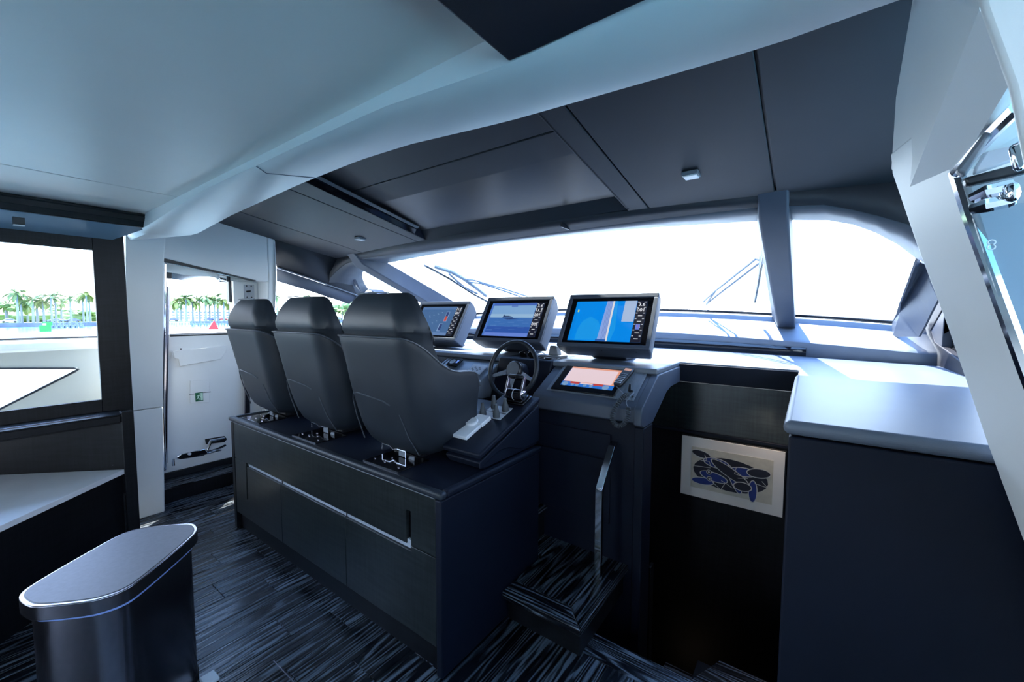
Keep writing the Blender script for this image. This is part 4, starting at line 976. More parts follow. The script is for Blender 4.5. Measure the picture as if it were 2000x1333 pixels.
# ================================================================== DISPLAYS
m_dig = emis('digit_white', (.9, .92, 1.0), .55)
def display(name, label, c, yaw, tilt, w, h, bezelmat, content):
    t = thing(name, label, 'display', (c[0], c[1]+.10, 1.245), 'three large helm displays')
    ya, ti = R(yaw), R(tilt)
    rx = Vector((math.cos(ya), math.sin(ya), 0)); n = Vector((-math.sin(ya), math.cos(ya), 0))
    up = Vector((0, 0, 1))*math.cos(ti)+n*math.sin(ti); out = rx.cross(up)  # towards the viewer
    if out.y > 0: out = -out
    c = Vector(c)
    def P(u, v, d=0.0): return c+rx*(u*w)+up*(v*h)+out*d
    def slb(nm, u0, u1, v0, v1, d0, d1, mat, par, bev=.0): return slab(nm, [P(u0, v0, d0), P(u1, v0, d0), P(u1, v1, d0), P(u0, v1, d0)], out*(d1-d0), mat, par, bev)
    # hollow housing: tapered body, raised frame, black glass
    v = [P(-.5, -.5), P(.5, -.5), P(.5, .5), P(-.5, .5), P(-.5, -.5, -.055), P(.5, -.5, -.055), P(.5, .5, -.055), P(-.5, .5, -.055), P(-.47, -.47, -.15), P(.47, -.47, -.15), P(.47, .44, -.15), P(-.47, .44, -.15)]
    f = [(0, 1, 2, 3), (8, 9, 10, 11)]
    for k in range(2):
        for i in range(4): f.append((k*4+i, k*4+(i+1) % 4, k*4+4+(i+1) % 4, k*4+4+i))
    hs_ = mk('housing', v, f, m_mull, t, .010, seg=3)
    fw = .045; fh = .065
    for a in ((-.5, .5, -.5, -.5+fh), (-.5, .5, .5-fh*1.2, .5), (-.5, -.5+fw, -.5+fh, .5-fh*1.2), (.5-fw, .5, -.5+fh, .5-fh*1.2)):
        slb('frame', *a, -.004, .012, m_mull, t, .004)
    slb('black_glass', -.5+fw, .5-fw, -.5+fh, .5-fh*1.2, -.002, .004, m_gblk, t, .001)
    for u in (-.36, .0, .36): MB().lathe([(.004, 0), (.004, .002)], P(u, -.5, -.03)-up*.002, 8, -up).mk('screw', m_blk, hs_)
    # foot
    mk('foot', [P(-.2, -.46, -.13), P(.2, -.46, -.13), P(.2, -.1, -.14), P(-.2, -.1, -.14), (c.x-.12, c.y+.06, 1.245), (c.x+.12, c.y+.06, 1.245), (c.x+.12, c.y+.26, 1.245), (c.x-.12, c.y+.26, 1.245)], [(0, 1, 2, 3), (4, 5, 6, 7), (0, 1, 5, 4), (1, 2, 6, 5), (2, 3, 7, 6), (3, 0, 4, 7)], m_navy, t, .006)
    def scr(nm, x0, x1, y0, y1, col, lay, s=.45, poly=None):
        # coordinates 0..1 on the lit screen
        U = lambda a: -.392+a*.79
        V = lambda a: -.385+a*.745
        pts = poly or [(x0, y0), (x1, y0), (x1, y1), (x0, y1)]
        q = [P(U(a), V(b_), .0045+lay*.0005) for a, b_ in pts]
        mat = SM.get(col) or SM.setdefault(col, emis('screen_%d' % len(SM), col, s))
        return mk(nm, q, [tuple(range(len(q)))], mat, t)
    def txt(s, x, y, size):
        M = Matrix.Identity(4); o_ = P(-.392+x*.79, -.385+y*.745, .0085)-org(t)
        M.col[0][:3] = rx; M.col[1][:3] = up; M.col[2][:3] = out; M.col[3][:3] = o_
        text_mesh('digits', s, size, m_dig, t, M)
    content(scr, txt)
    return t
SM = {}
def side(scr, txt, vals):
    scr('data_column', .865, 1.0, 0, 1, (.012, .014, .03), 1)
    n = len(vals)
    for i, s in enumerate(vals):
        y = .90-i*(.90/(n-.4))
        if s: txt(s, .932, y, .036)
        else: scr('dash_mark', .905, .96, y-.008, y+.008, (.75, .78, .85), 3)
        scr('unit_mark', .87, .895, y+.055, y+.075, (.5, .55, .65), 3); scr('unit_mark', .965, .99, y+.055, y+.075, (.5, .55, .65), 3)
def chart(scr, txt):
    scr('screen', 0, 1, 0, 1, (.0, .25, .85), 0)
    scr('chart_area', .04, .86, .0, 1, (.0, .27, .92), 1)
    scr('chart_shoal', .10, .42, .02, .52, (.01, .34, .90), 2, poly=[(.10, .02), (.45, .02), (.44, .3), (.38, .5), (.26, .6), (.16, .5), (.11, .3)])
    scr('chart_band', .42, .56, 0, 1, (.28, .42, .85), 3, poly=[(.42, 0), (.56, 0), (.56, 1), (.45, 1)])
    for i in range(4): scr('chart_line', .47+i*.018, .474+i*.018, 0, 1, (.12, .2, .5), 4)
    scr('chart_strip', .535, .56, 0, 1, (.8, .8, .85), 4)
    scr('chart_shade', .56, .63, 0, 1, (.01, .34, .90), 3, poly=[(.56, .0), (.60, 0), (.64, .3), (.60, 1), (.57, 1)])
    scr('chart_land', .70, .86, .48, 1, (.42, .55, .80), 3)
    scr('chart_button', .40, .54, .0, .045, (.02, .12, .45), 5)
    scr('chart_icon', .045, .065, .72, .78, (.75, .85, .05), 4)
    side(scr, txt, ['3.6', '001', None, None, 'x', None, None][:4]+[None, None, None])
    scr('data_box', .90, .955, .30, .42, (.15, .22, .75), 4); scr('data_box_mark', .925, .93, .33, .40, (.6, .1, .2), 5)
def video(scr, txt):
    scr('screen', 0, 1, 0, 1, (.08, .2, .6), 0)
    scr('sky_view', .04, .86, .55, .92, (.22, .42, .72), 1); scr('top_bar', .04, .86, .92, 1, (.06, .14, .5), 1)
    scr('haze_view', .04, .86, .55, .66, (.32, .52, .75), 2)
    scr('sea_view', .04, .86, .10, .55, (.05, .17, .50), 1)
    scr('sea_near', .04, .86, .10, .28, (.03, .10, .42), 2)
    for i in range(16): 
        a = .05+((i*.377) % .7); b = .16+((i*.237) % .34); scr('wave', a, a+.12, b, b+.006, (.12, .28, .62), 3)
    scr('low_bar', .04, .86, .0, .10, (.14, .25, .72), 2)
    scr('boat', .3, .5, .56, .62, (.03, .06, .16), 3, poly=[(.29, .55), (.5, .55), (.46, .585), (.40, .605), (.34, .605), (.315, .62), (.305, .66), (.30, .60)])
    scr('wake', .3, .62, .505, .525, (.02, .05, .18), 3, poly=[(.31, .51), (.40, .49), (.62, .515), (.45, .53)])
    scr('menu_tab', .40, .52, .88, .93, (.10, .2, .55), 4)
    side(scr, txt, ['3.6', '11.2', '001', None, '005', None, None])
def engine(scr, txt):
    scr('screen', 0, 1, 0, 1, (.06, .15, .34), 0)
    scr('top_bar', .0, .86, .90, 1, (.10, .2, .42), 1); scr('low_bar', .0, .86, .0, .10, (.13, .24, .48), 1)
    scr('bar_frame', .66, .74, .48, .82, (.25, .4, .7), 2); scr('bar_red', .67, .73, .49, .66, (.55, .08, .06), 3); scr('bar_dark', .67, .73, .66, .81, (.03, .06, .2), 3)
    scr('bar_frame', .60, .68, .14, .40, (.25, .4, .7), 2); scr('bar_dark', .62, .68, .16, .38, (.03, .06, .2), 3)
    scr('bar_green', .03, .09, .14, .40, (.25, .55, .12), 2)
    for i in range(18):
        a = .14+((i*.271) % .5); b = .2+((i*.173) % .62); scr('gauge_tick', a, a+.035, b, b+.012, (.22, .38, .6), 2)
    side(scr, txt, ['11.2', '001', None, None, None, None, None])
display('helm_display', 'large display at the right end showing a bright blue chart', (-1.103, 2.60, 1.512), 4.0, 33, .625, .425, m_mull, chart)
display('helm_display', 'large middle display behind the steering wheel showing a sea camera view', (-1.895, 2.62, 1.514), 4.0, 33, .615, .415, m_mull, video)
display('helm_display', 'large left display beyond the nearest seat showing engine gauges, frame in sunlight', (-2.83, 2.70, 1.492), 2.5, 33, .635, .418, m_mull, engine)

# ================================================================== HANDRAIL
hr_ = thing('handrail', 'polished flat steel grab rail rising from the step and bending forward to the dash', 'handrail', (-.84, 1.93, .17))
def flat(pts, x0, x1, th, nm, mat, par):
    n = len(pts); L = []
    for i, p in enumerate(pts):
        a = Vector((0, *p)); d0 = (Vector((0, *pts[min(i+1, n-1)]))-Vector((0, *pts[max(i-1, 0)]))).normalized(); nn_ = Vector((0, -d0.z, d0.y)); L.append((a, nn_))
    v = []
    for a, nn_ in L:
        for s, xx in ((-1, x0), (-1, x1), (1, x1), (1, x0)): v.append((xx, a.y+nn_.y*th/2*s, a.z+nn_.z*th/2*s))
    f = [(0, 1, 2, 3), tuple(4*(n-1)+i for i in range(4))]
    for k in range(n-1):
        for i in range(4): f.append((4*k+i, 4*k+(i+1) % 4, 4*k+4+(i+1) % 4, 4*k+4+i))
    return mk(nm, v, f, mat, par, .002)
flat([(1.93, .17), (1.93, .655)], -.860, -.825, .026, 'post', m_chr, hr_)
flat([(1.932, .650), (2.09, .835)], -.861, -.824, .026, 'grip_bar', m_chr, hr_)
flat([(2.085, .832), (2.126, .845)], -.858, -.827, .020, 'end_bar', m_bru, hr_)

# ================================================================== PICTURE
pc = thing('framed_picture', 'abstract blue and black picture in a white mount hanging in the dark stairwell', 'picture', (-.37, 2.84, .56))
m_mount = plain('mount_board', (.88, .82, .77), .6, noise=.02, nscale=10)
m_paper = plain('print_paper', (.66, .60, .50), .7, noise=.08, nscale=25)
m_ink = plain('ink_black', (.012, .013, .03), .6, noise=.1, nscale=30)
m_blue = plain('ink_blue', (.012, .035, .22), .6, noise=.15, nscale=30)
m_line = plain('line_white', (.65, .62, .58), .6, noise=.03, nscale=30)
ln = bpy.data.objects.new('stair_lamp', bpy.data.lights.new('stair_lamp', 'AREA')); C.objects.link(ln); ln.location = (-.7, 2.2, -1.2); ln.data.energy = .10; ln.data.size = .2; ln.data.color = (1, .78, .55); ln.rotation_euler = (R(180), 0, 0)
lp = bpy.data.objects.new('picture_lamp', bpy.data.lights.new('picture_lamp', 'SPOT')); C.objects.link(lp); lp.location = (-.14, 2.72, 1.08); lp.data.energy = 2.2; lp.data.spot_size = R(95); lp.data.spot_blend = .8; lp.data.shadow_soft_size = .03; lp.data.color = (1, .82, .66); lp.rotation_euler = Vector((-.15, .10, -.5)).to_track_quat('-Z', 'Y').to_euler()
x0, x1, z0, z1 = -.655, -.085, .362, .755
box('frame', x0-.006, x1+.006, 2.828, 2.848, z0-.006, z1+.006, m_blk, pc, .002)
box('mount', x0, x1, 2.822, 2.829, z0, z1, m_mount, pc, .001)
box('print', x0+.062, x1-.055, 2.820, 2.8225, z0+.062, z1-.062, m_paper, pc, 0)
def art(nm, pts, mat, lay):
    return mk(nm, [(x0+.062+a*.453, 2.8195-lay*.0004, z0+.062+b*.269) for a, b in pts], [tuple(range(len(pts)))], mat, pc)
def ell(cx, cy, rx_, ry_, rot=0, n=24):
    c, s = math.cos(R(rot)), math.sin(R(rot)); return [(cx+rx_*math.cos(t)*c-ry_*math.sin(t)*s*1.68, cy+(rx_*math.cos(t)*s*1.68+ry_*math.sin(t)*c)) for t in [2*math.pi*i/n for i in range(n)]]
art('ink_shape', ell(.49, .47, .46, .38, -2), m_ink, 1)
def lobe(cx, cy, rx_, ry_, rot, mat, lay):
    art('ink_outline', ell(cx, cy, rx_+.012, ry_+.02, rot), m_line, lay); art('ink_shape', ell(cx, cy, rx_, ry_, rot), mat, lay+1)
lobe(.13, .85, .12, .07, -14, m_ink, 2); lobe(.16, .20, .14, .075, 4, m_blue, 4)
lobe(.33, .70, .16, .10, -8, m_blue, 6); lobe(.30, .36, .17, .09, -12, m_blue, 8)
lobe(.56, .40, .05, .30, 8, m_blue, 10); lobe(.66, .62, .16, .09, 4, m_blue, 12)
lobe(.84, .66, .13, .09, 10, m_ink, 14); lobe(.78, .22, .045, .24, 0, m_blue, 16)
lobe(.50, .55, .07, .26, 30, m_ink, 18); lobe(.66, .28, .10, .09, 6, m_ink, 20)
for cx, cy in ((.24, .46), (.25, .30)):
    art('ink_outline', ell(cx, cy, .035, .06), m_line, 22); art('ink_shape', ell(cx, cy, .027, .046), m_ink, 23); art('ink_outline', ell(cx, cy, .014, .024), m_line, 24)
def aline(pts, lay=25, w=.004):
    mb = MB()
    for a, b in zip(pts, pts[1:]):
        d = Vector((b[0]-a[0], b[1]-a[1])).normalized(); q = Vector((-d.y, d.x))*w
        mb.add([(x0+.062+p[0]*.453, 2.8195-lay*.0004, z0+.062+p[1]*.269) for p in ((a[0]+q.x, a[1]+q.y*1.6), (b[0]+q.x, b[1]+q.y*1.6), (b[0]-q.x, b[1]-q.y*1.6), (a[0]-q.x, a[1]-q.y*1.6))], [(0, 1, 2, 3)])
    mb.mk('ink_line', m_line, pc)
aline([(.03, .54), (.14, .56), (.26, .57)]); aline([(.18, .86), (.21, .74), (.13, .70), (.24, .72), (.26, .62)])
aline([(.28, .25), (.40, .10), (.45, .28)]); aline([(.58, .72), (.56, .55), (.72, .5), (.60, .46)]); aline([(.88, .5), (.95, .38), (.80, .42)]); aline([(.40, .32), (.48, .26), (.54, .2)])

# ================================================================== STARBOARD COUNTER
cn = thing('counter_cabinet', 'tall black leather cabinet with a pale padded top beside the stairwell', 'cabinet', (.25, 1.9, 0))
box('body', -.035, .60, 1.352, 2.42, -1.4, 1.216, m_navy, cn, .006, seg=3)
slab('padded_top', [(-.048, 1.335, 1.262), (.60, 1.335, 1.262), (.60, 2.418, 1.262), (-.048, 2.418, 1.262)], (0, 0, -.040), m_dash, cn, .018, seg=4)

# ================================================================== PORT SIDE FURNITURE
lg = thing('window_ledge_cabinet', 'dark veneered ledge cabinet running under the big side window', 'cabinet', (-3.6, -.5, 0))
yp = (-3.500, 0.615, 0.909)[1]
box('ledge_top', -3.70, -3.505, -4.8, yp+.03, .895, .912, m_ven2, lg, .003)
box('front_band', -3.525, -3.50, -4.8, yp-.004, .862, .905, m_ven2, lg, .003)
slab('back_panel', [(-3.50, .615, .864), (-3.50, .615, .40), (-4.45, -.305, .40), (-4.45, -.305, .864)], (-.02, .02, 0), m_ven2, lg, .001)
box('soffit_board', -4.4, -3.505, -4.8, yp-.004, .855, .862, m_ven2, lg, 0)
box('lower_front', -3.53, -3.50, -4.8, yp-.004, 0, .40, m_ven2, lg, .002)
box('air_grille', -3.575, -3.555, -4.5, (-3.560, 0.526, 0.883)[1], .911, .917, m_bru, lg, .002)
box('end_post', -3.56, -3.495, yp, yp+.058, 0, .925, m_ven2, lg, .003)
box('button', -3.506, -3.494, .56, .563, .60, .603, m_chr, lg, 0)
lc = thing('stone_counter', 'low dark counter with a pale stone top coming to a point by the window ledge', 'counter', (-3.3, .1, 0))
T0, T1, T2 = (-3.494, .613), (-3.015, .095), (-2.05, -.95)
slab('stone_top', [(*T0, .56), (*T1, .56), (*T2, .56), (-3.55, -2.3, .56), (-4.45, -.31, .56)], (0, 0, -.030), m_top, lc, .002)
d_ = Vector((T0[0]-T2[0], T0[1]-T2[1], 0)).normalized(); q_ = Vector((d_.y, -d_.x, 0))
if q_.x > 0: q_ = -q_
a_ = Vector((*T0, 0))+q_*.012; b_ = Vector((*T2, 0))+q_*.012
slab('front_panel', [(a_.x, a_.y, .529), (b_.x, b_.y, .529), (b_.x, b_.y, 0), (a_.x, a_.y, 0)], q_*.02, m_ven2, lc, .001)

# ================================================================== BIN
bn = thing('pedal_bin', 'brushed dark steel pedal bin with a flat lens-shaped lid in the lower left corner', 'bin', (-2.03, .33, 0))
poly = [(-2.055, .080), (-1.92, .100), (-1.80, .225), (-1.785, .310), (-2.035, .575), (-2.14, .590), (-2.275, .44), (-2.275, .37)]
def chaikin(p, k=2, c=.25):
    for _ in range(k):
        o = []
        for i in range(len(p)):
            a, b = p[i], p[(i+1) % len(p)]
            o += [(a[0]*(1-c)+b[0]*c, a[1]*(1-c)+b[1]*c), (a[0]*c+b[0]*(1-c), a[1]*c+b[1]*(1-c))]
        p = o
    return p
def scl(p, k, c=(-2.03, .33)): return [(c[0]+(a-c[0])*k, c[1]+(b-c[1])*k) for a, b in p]
pp = chaikin(chaikin(poly, 1, .16), 2)
prism('lid_rim', pp, 'z', .592, .640, m_bru, bn, .003)
prism('lid_groove', scl(pp, .955), 'z', .6395, .6404, m_blk, bn, 0)
prism('lid_panel', scl(pp, .942), 'z', .6398, .6415, plain('lid_steel', (.20, .20, .225), .48, metal=.6, noise=.05, nscale=80), bn, .001)
prism('liner_band', scl(pp, .935), 'z', .578, .594, plain('liner_band', (.25, .36, .72), .4, noise=.05, nscale=20), bn, .001)
prism('body', scl(pp, .90), 'z', .03, .580, m_bru, bn, .002)
prism('base', scl(pp, .92), 'z', 0.0, .03, m_blk, bn, .004)
box('pedal', -2.02, -1.955, .545, .60, .005, .02, m_wpl, bn, .004)

# ================================================================== LIGHTS AND SPOT
for i, (p, lab) in enumerate([((-.48, 2.09), 'small square ceiling light on the dark headliner at the right'), ((-3.17, 2.13), 'small square ceiling light on the dark headliner above the middle seat')]):
    z = zH(p[1]); cl = thing('ceiling_light', lab, 'light', (p[0], p[1], z), 'square ceiling lights')
    box('light_frame', p[0]-.036, p[0]+.036, p[1]-.036, p[1]+.036, z-.014, z+.004, m_gry, cl, .003)
    box('light_lens', p[0]-.030, p[0]+.030, p[1]-.030, p[1]+.030, z-.020, z-.013, m_lamp, cl, .002)
s0 = (-3.543, 0.257, 2.040)
sp_ = thing('spotlight', 'small black square spotlight under the glossy soffit above the big window', 'light', (s0[0], s0[1], 2.09))
box('spot_body', s0[0]-.018, s0[0]+.018, s0[1]-.022, s0[1]+.022, 2.035, 2.075, m_blk, sp_, .002)
box('spot_lens', s0[0]-.017, s0[0]+.017, s0[1]-.021, s0[1]+.021, 2.031, 2.036, m_lamp, sp_, .001)

# ================================================================== WIPERS
def wiper(lab, blade, arms, loc):
    w = thing('windscreen_wiper', lab, 'wiper', loc, 'windscreen wipers')
    G = lambda p, o_=.05: tuple(WP(p[0], p[1], o_))
    bl = MB(); bl.tube([G(p, .035) for p in blade], .012, 6); bl.mk('blade', m_blk, w, smooth=True)
    for a, r in arms: MB().tube([G(p, .07) for p in a], r, 6).mk('arm', m_gry, w, smooth=True)
    return w
b1 = [(-3.408, 0.860), (-3.387, 0.760), (-3.365, 0.637), (-3.364, 0.501), (-3.366, 0.346), (-3.335, 0.195)]
wiper('windscreen wiper lying diagonally behind the left display', b1, [([(-3.379, 0.791), (-3.279, 0.684), (-3.259, 0.560), (-3.276, 0.394), (-3.297, 0.266)], .022), ([(-3.340, 0.668), (-3.373, 0.558), (-3.401, 0.440), (-3.365, 0.315)], .013), ([(-3.259, 0.560), (-3.173, 0.539), (-2.944, 0.348), (-2.673, 0.090)], .010), ([(-3.278, 0.526), (-3.134, 0.471), (-2.979, 0.313), (-2.766, 0.064)], .010)], tuple(WP(-3.0, .0, .05)))
b2 = [(-0.263, 0.716), (-0.299, 0.567), (-0.334, 0.395), (-0.390, 0.141)]
wiper('windscreen wiper standing upright against the right-hand mullion', b2, [([(-0.266, 0.707), (-0.293, 0.619), (-0.314, 0.484)], .016), ([(-0.309, 0.588), (-0.334, 0.599), (-0.698, 0.226), (-0.846, 0.063)], .009), ([(-0.319, 0.556), (-0.634, 0.229), (-0.815, 0.040)], .009), ([(-0.706, 0.211), (-0.829, 0.022)], .010)], tuple(WP(-.6, .0, .05)))

# ================================================================== OUTSIDE: BULWARK, WATER, SHORE
bw = struct('wall_bulwark')
xb_ = -4.90
zt0 = 1.37
TRI = [(-4.900, 0.623, 1.098), (-4.900, 0.608, 1.078), (-4.900, 0.198, 0.840), (-4.900, 0.212, 1.137)]
ty, tz0, tz1 = TRI[0][1], TRI[0][2], TRI[2][2]
yl = -1.1
zl = tz1-(ty-TRI[2][1])*0
slope = (tz0-tz1)/(ty-TRI[2][1])
pt_low = (yl, tz0+slope*(yl-ty)); 
zu = (-4.900, 0.212, 1.137)[2]; zul = tz0+(zu-tz0)/(TRI[3][1]-ty)*(yl-ty)
A_ = (ty, tz0); Bq = (yl, pt_low[1]); Dq = (yl, zul)
for poly in ([(6.0, .0), (6.0, 1.25), (ty, 1.25), A_, (ty, .0)], [(ty, 1.25), (yl, 1.25), Dq, A_], [A_, Bq, (yl, -.4), (ty, -.4)], [(yl, 1.25), (-6, 1.25), (-6, -.4), (yl, -.4)]):
    prism('bulwark_panel', poly, 'x', xb_-.06, xb_, m_bulw, bw, 0)
MB().tube([(xb_+.004, *Dq), (xb_+.004, A_[0]-.03, A_[1]+.0), (xb_+.004, A_[0]-.005, A_[1]-.012), (xb_+.004, A_[0]-.03, A_[1]-.03), (xb_+.004, *Bq)], .008, 6).mk('opening_trim', m_blk, bw)
box('bulwark_cap', xb_-.22, xb_+.03, -6, 6, 1.25, 1.335, m_gel, bw, .03, seg=4)
box('cap_gasket', xb_-.24, xb_-.20, -6, 6, 1.335, 1.352, m_blk, bw, .004)
box('side_deck', -4.96, -4.44, .5, 2.6, -.02, .0, m_gel, bw, 0)
box('side_deck', -4.96, -3.80, -6, .5, .52, .55, m_gel, bw, 0)  # unseen deck raised here to bounce sunlight up to the ceiling
# foredeck seen low through the windscreen is hidden by the ledge; hull side
box('foredeck', -4.6, .9, 4.55, 9.0, 1.20, 1.24, m_gel, struct('floor_foredeck'), 0)

m, t, b = new_mat('sea_water')
c = N(t, 'ShaderNodeTexCoord'); mp = N(t, 'ShaderNodeMapping'); mp.inputs['Scale'].default_value = (.9, .45, 1); t.links.new(c.outputs['Object'], mp.inputs[0])
n1 = N(t, 'ShaderNodeTexNoise'); n1.inputs['Scale'].default_value = .8; n1.inputs['Detail'].default_value = 5; t.links.new(mp.outputs[0], n1.inputs['Vector'])
bp = N(t, 'ShaderNodeBump'); bp.inputs['Strength'].default_value = .8; bp.inputs['Distance'].default_value = .25; t.links.new(n1.outputs['Fac'], bp.inputs['Height']); t.links.new(bp.outputs[0], b.inputs['Normal'])
b.inputs['Base Color'].default_value = (.10, .28, .34, 1); b.inputs['Roughness'].default_value = .12
wt = mk('water', [(-227, -900, -3.4), (2500, -900, -3.4), (2500, 4000, -3.4), (-227, 4000, -3.4)], [(0, 1, 2, 3)], m)
tag(wt, 'pale sunlit bay water stretching from the yacht to the shore', 'water', kind='stuff')
m_grass = plain('grass', (.16, .24, .05), .8, noise=.25, nscale=.3)
gr = mk('lawn', [(-227, -260, -2.0), (-227, 460, -2.0), (-700, 460, -1.6), (-700, -260, -1.6)], [(0, 1, 2, 3)], m_grass); tag(gr, 'sunny green lawn behind the seawall across the water', 'lawn', kind='stuff')
m_wall = plain('seawall_stone', (.10, .12, .17), .8, noise=.2, nscale=.6)
sw_ = box('seawall', -227.6, -226.6, -260, 460, -3.6, -1.9, m_wall, None, 0); tag(sw_, 'dark low seawall along the far shore below the lawn', 'seawall')

m_tr = plain('palm_trunk', (.22, .25, .30), .8, noise=.2, nscale=2)  # trunk and frond colours lightened to imitate haze and bloom
m_fr = plain('palm_frond', (.12, .19, .06), .6, noise=.35, nscale=.8)
m_fr2 = plain('palm_frond_yellow', (.22, .26, .07), .6, noise=.35, nscale=.8)
m_tree = plain('tree_leaf', (.13, .21, .07), .7, noise=.35, nscale=1.2)
def frond_mesh(seed, droop, L, n=18):
    rnd = random.Random(seed); v = []; f = []
    for k in range(n):
        az = 2*math.pi*k/n+rnd.uniform(-.2, .2); el = rnd.uniform(-.5, 1.1); l = L*rnd.uniform(.8, 1.1)
        d = Vector((math.cos(az), math.sin(az), 0)); sd = Vector((-d.y, d.x, 0)); prev = None; p = Vector((0, 0, 0)); ang = el
        S = 7
        for s in range(S):
            q = p+(d*math.cos(ang)+Vector((0, 0, 1))*math.sin(ang))*(l/S); w = .15*l*math.sin(math.pi*(s+1.2)/(S+1.4))
            for sg_ in (-1, 1):
                for h in (0, .5):
                    a = p.lerp(q, h); bq = p.lerp(q, h+.5); tip = bq+sd*sg_*w+Vector((0, 0, -w*.8)); tip0 = a+sd*sg_*w*.8+Vector((0, 0, -w*.45))
                    i0 = len(v); v += [a, bq, tip, tip0]; f.append((i0, i0+1, i0+2, i0+3))
            p = q; ang -= droop/S
    return v, f
PALM = []
for i, (dr, L, mt) in enumerate([(1.5, 3.0, m_fr), (1.9, 3.4, m_fr2), (1.2, 2.8, m_fr)]):
    v, f = frond_mesh(i, dr, L); me = bpy.data.meshes.new('palm_crown'); me.from_pydata([tuple(a) for a in v], [], f); me.materials.append(mt); PALM.append(me)
tm = MB().tube([(0, 0, 0), (.05, 0, .5), (0, 0, 1)], [.22, .17, .15], 8); TRK = bpy.data.meshes.new('palm_trunk'); TRK.from_pydata([tuple(a) for a in tm.v], [], tm.f); TRK.materials.append(m_tr)
def palm(top, i, lab, grp, base=-2.0, s=1.0):
    x, y, z = top; r = thing('palm_tree', lab, 'palm', (x, y, base), grp)
    k = bpy.data.objects.new('trunk', TRK); C.objects.link(k); k.parent = r; hh = (z-1.3*s-base); k.scale = (1.3*s, 1.3*s, hh)
    c_ = bpy.data.objects.new('crown', PALM[i % 3]); C.objects.link(c_); c_.parent = r; c_.location = (0, 0, hh); c_.scale = (s, s, s); c_.rotation_euler = (0, 0, i*1.3)
    return r
PL = [(-232.000, 15.032, 10.799), (-236.000, 16.168, 9.131), (-232.000, 18.645, 8.375), (-238.000, 20.133, 8.399), (-234.000, 21.411, 7.773), (-232.000, 23.225, 9.520), (-235.000, 24.613, 10.454), (-246.000, 27.285, 7.647), (-232.000, 28.220, 8.960), (-236.000, 32.117, 10.044), (-232.000, 32.607, 10.952), (-240.000, 34.597, 10.902), (-244.000, 13.236, 6.180), (-250.000, 18.640, 6.036)]
LABS = ['tallest palm seen at the left in the big side window', 'palm close behind the tallest one in the big side window', 'left palm of the broad pair above the green marker', 'right palm of the broad pair above the green marker', 'palm with a leaning trunk just right of the green marker', 'left palm of the pair near the centre of the big side window', 'right palm of the pair near the centre of the big side window', 'small distant palm between the centre pair and the lone palm', 'lone palm with a pale crown right of the centre pair', 'leftmost palm of the trio at the right edge of the big window', 'middle and tallest palm of the trio at the right window edge', 'rightmost palm of the trio beside the window frame', 'short palm half hidden in the leafy tree at the far left', 'small palm far behind between the tallest palm and the broad pair']
for i, (p, l) in enumerate(zip(PL, LABS)): palm(p, i, l, 'palms on the shore in the big side window', s=1.5 if i in (0, 2, 3) else 1.3)
PD = [(-238.000, 62.577, 9.602), (-246.000, 66.409, 8.710), (-236.000, 65.738, 11.097), (-238.000, 68.800, 9.593), (-240.000, 72.066, 10.746), (-236.000, 73.358, 11.673), (-244.000, 77.527, 11.071), (-236.000, 77.060, 9.848), (-240.000, 79.769, 12.583), (-236.000, 80.957, 9.990), (-240.000, 84.603, 10.734)]
LD = ['leftmost coconut palm at the frame edge of the door window', 'short coconut palm second from the left in the door window', 'tall coconut palm over the gap between the two white buildings', 'coconut palm over the left end of the long white building', 'coconut palm left of the middle of the door window', 'tall coconut palm at the middle of the door window', 'coconut palm right of the middle one in the door window', 'yellowish coconut palm directly above the red triangle', 'tallest windswept coconut palm right of the red triangle', 'coconut palm partly behind the far left headrest', 'coconut palm hidden mostly by the far left headrest']
for i, p in enumerate(PD): palm(p, i+1, LD[i], 'coconut palms seen through the door window', s=1.7)
PS = [((-226.000, 101.656, 12.108), 'thin palm just right of the white door jamb'), ((-228.000, 118.325, 12.871), 'palm crown peeping over the headrest of the middle seat'), ((-230.000, 125.509, 10.301), 'small palm top right of the one over the middle headrest'), ((-232.000, 135.603, 5.480), 'palm in front of the broad leafy tree behind the seats'), ((-232.000, 142.234, 4.958), 'right-hand palm in front of the broad leafy tree behind the seats'), ((-232.000, 189.772, 15.656), 'faint palm top seen through the port corner pane, the left one'), ((-236.000, 201.908, 12.902), 'faint palm top seen through the port corner pane, the right one'), ((-228.000, 104.397, 5.240), 'low palm beside the thin one by the white jamb')]
for i, (p, l) in enumerate(PS): palm(p, i, l, 'palms in the forward side window', s=1.3)
def tree(c, r, lab, grp, name='leafy_tree', trunk=True, seed=0):
    rnd = random.Random(seed); t = thing(name, lab, 'tree', (c[0], c[1], -2.0), grp)
    mb = MB()
    for i in range(26):
        a = rnd.uniform(0, 6.28); q = rnd.uniform(0, 1)**.5; h = rnd.uniform(-.6, .6)
        o_ = Vector((math.cos(a)*q*r*.5, math.sin(a)*q*r, h*(c[2]+2)*.35*(1-q*.5)))
        cc = Vector((0, 0, (c[2]+2)*.62))+o_; s = rnd.uniform(.16, .30)*r
        bm = bmesh.new(); bmesh.ops.create_icosphere(bm, subdivisions=2, radius=s)
        for vv_ in bm.verts: vv_.co *= rnd.uniform(.75, 1.2); vv_.co.z *= .7; vv_.co += cc
        mb.add([v.co.copy() for v in bm.verts], [tuple(v.index for v in f.verts) for f in bm.faces]); bm.free()
    mb.mk('crown', m_tree, t, local=True)
    if trunk: MB().tube([(0, 0, 0), (.1, .1, (c[2]+2)*.5)], [.35, .2], 8).mk('trunk', m_tr, t, local=True)
    return t
tree((-242.000, 12.749, 8.210), 6, 'large leafy tree at the left edge of the big side window', 'leafy trees on the shore', seed=1)
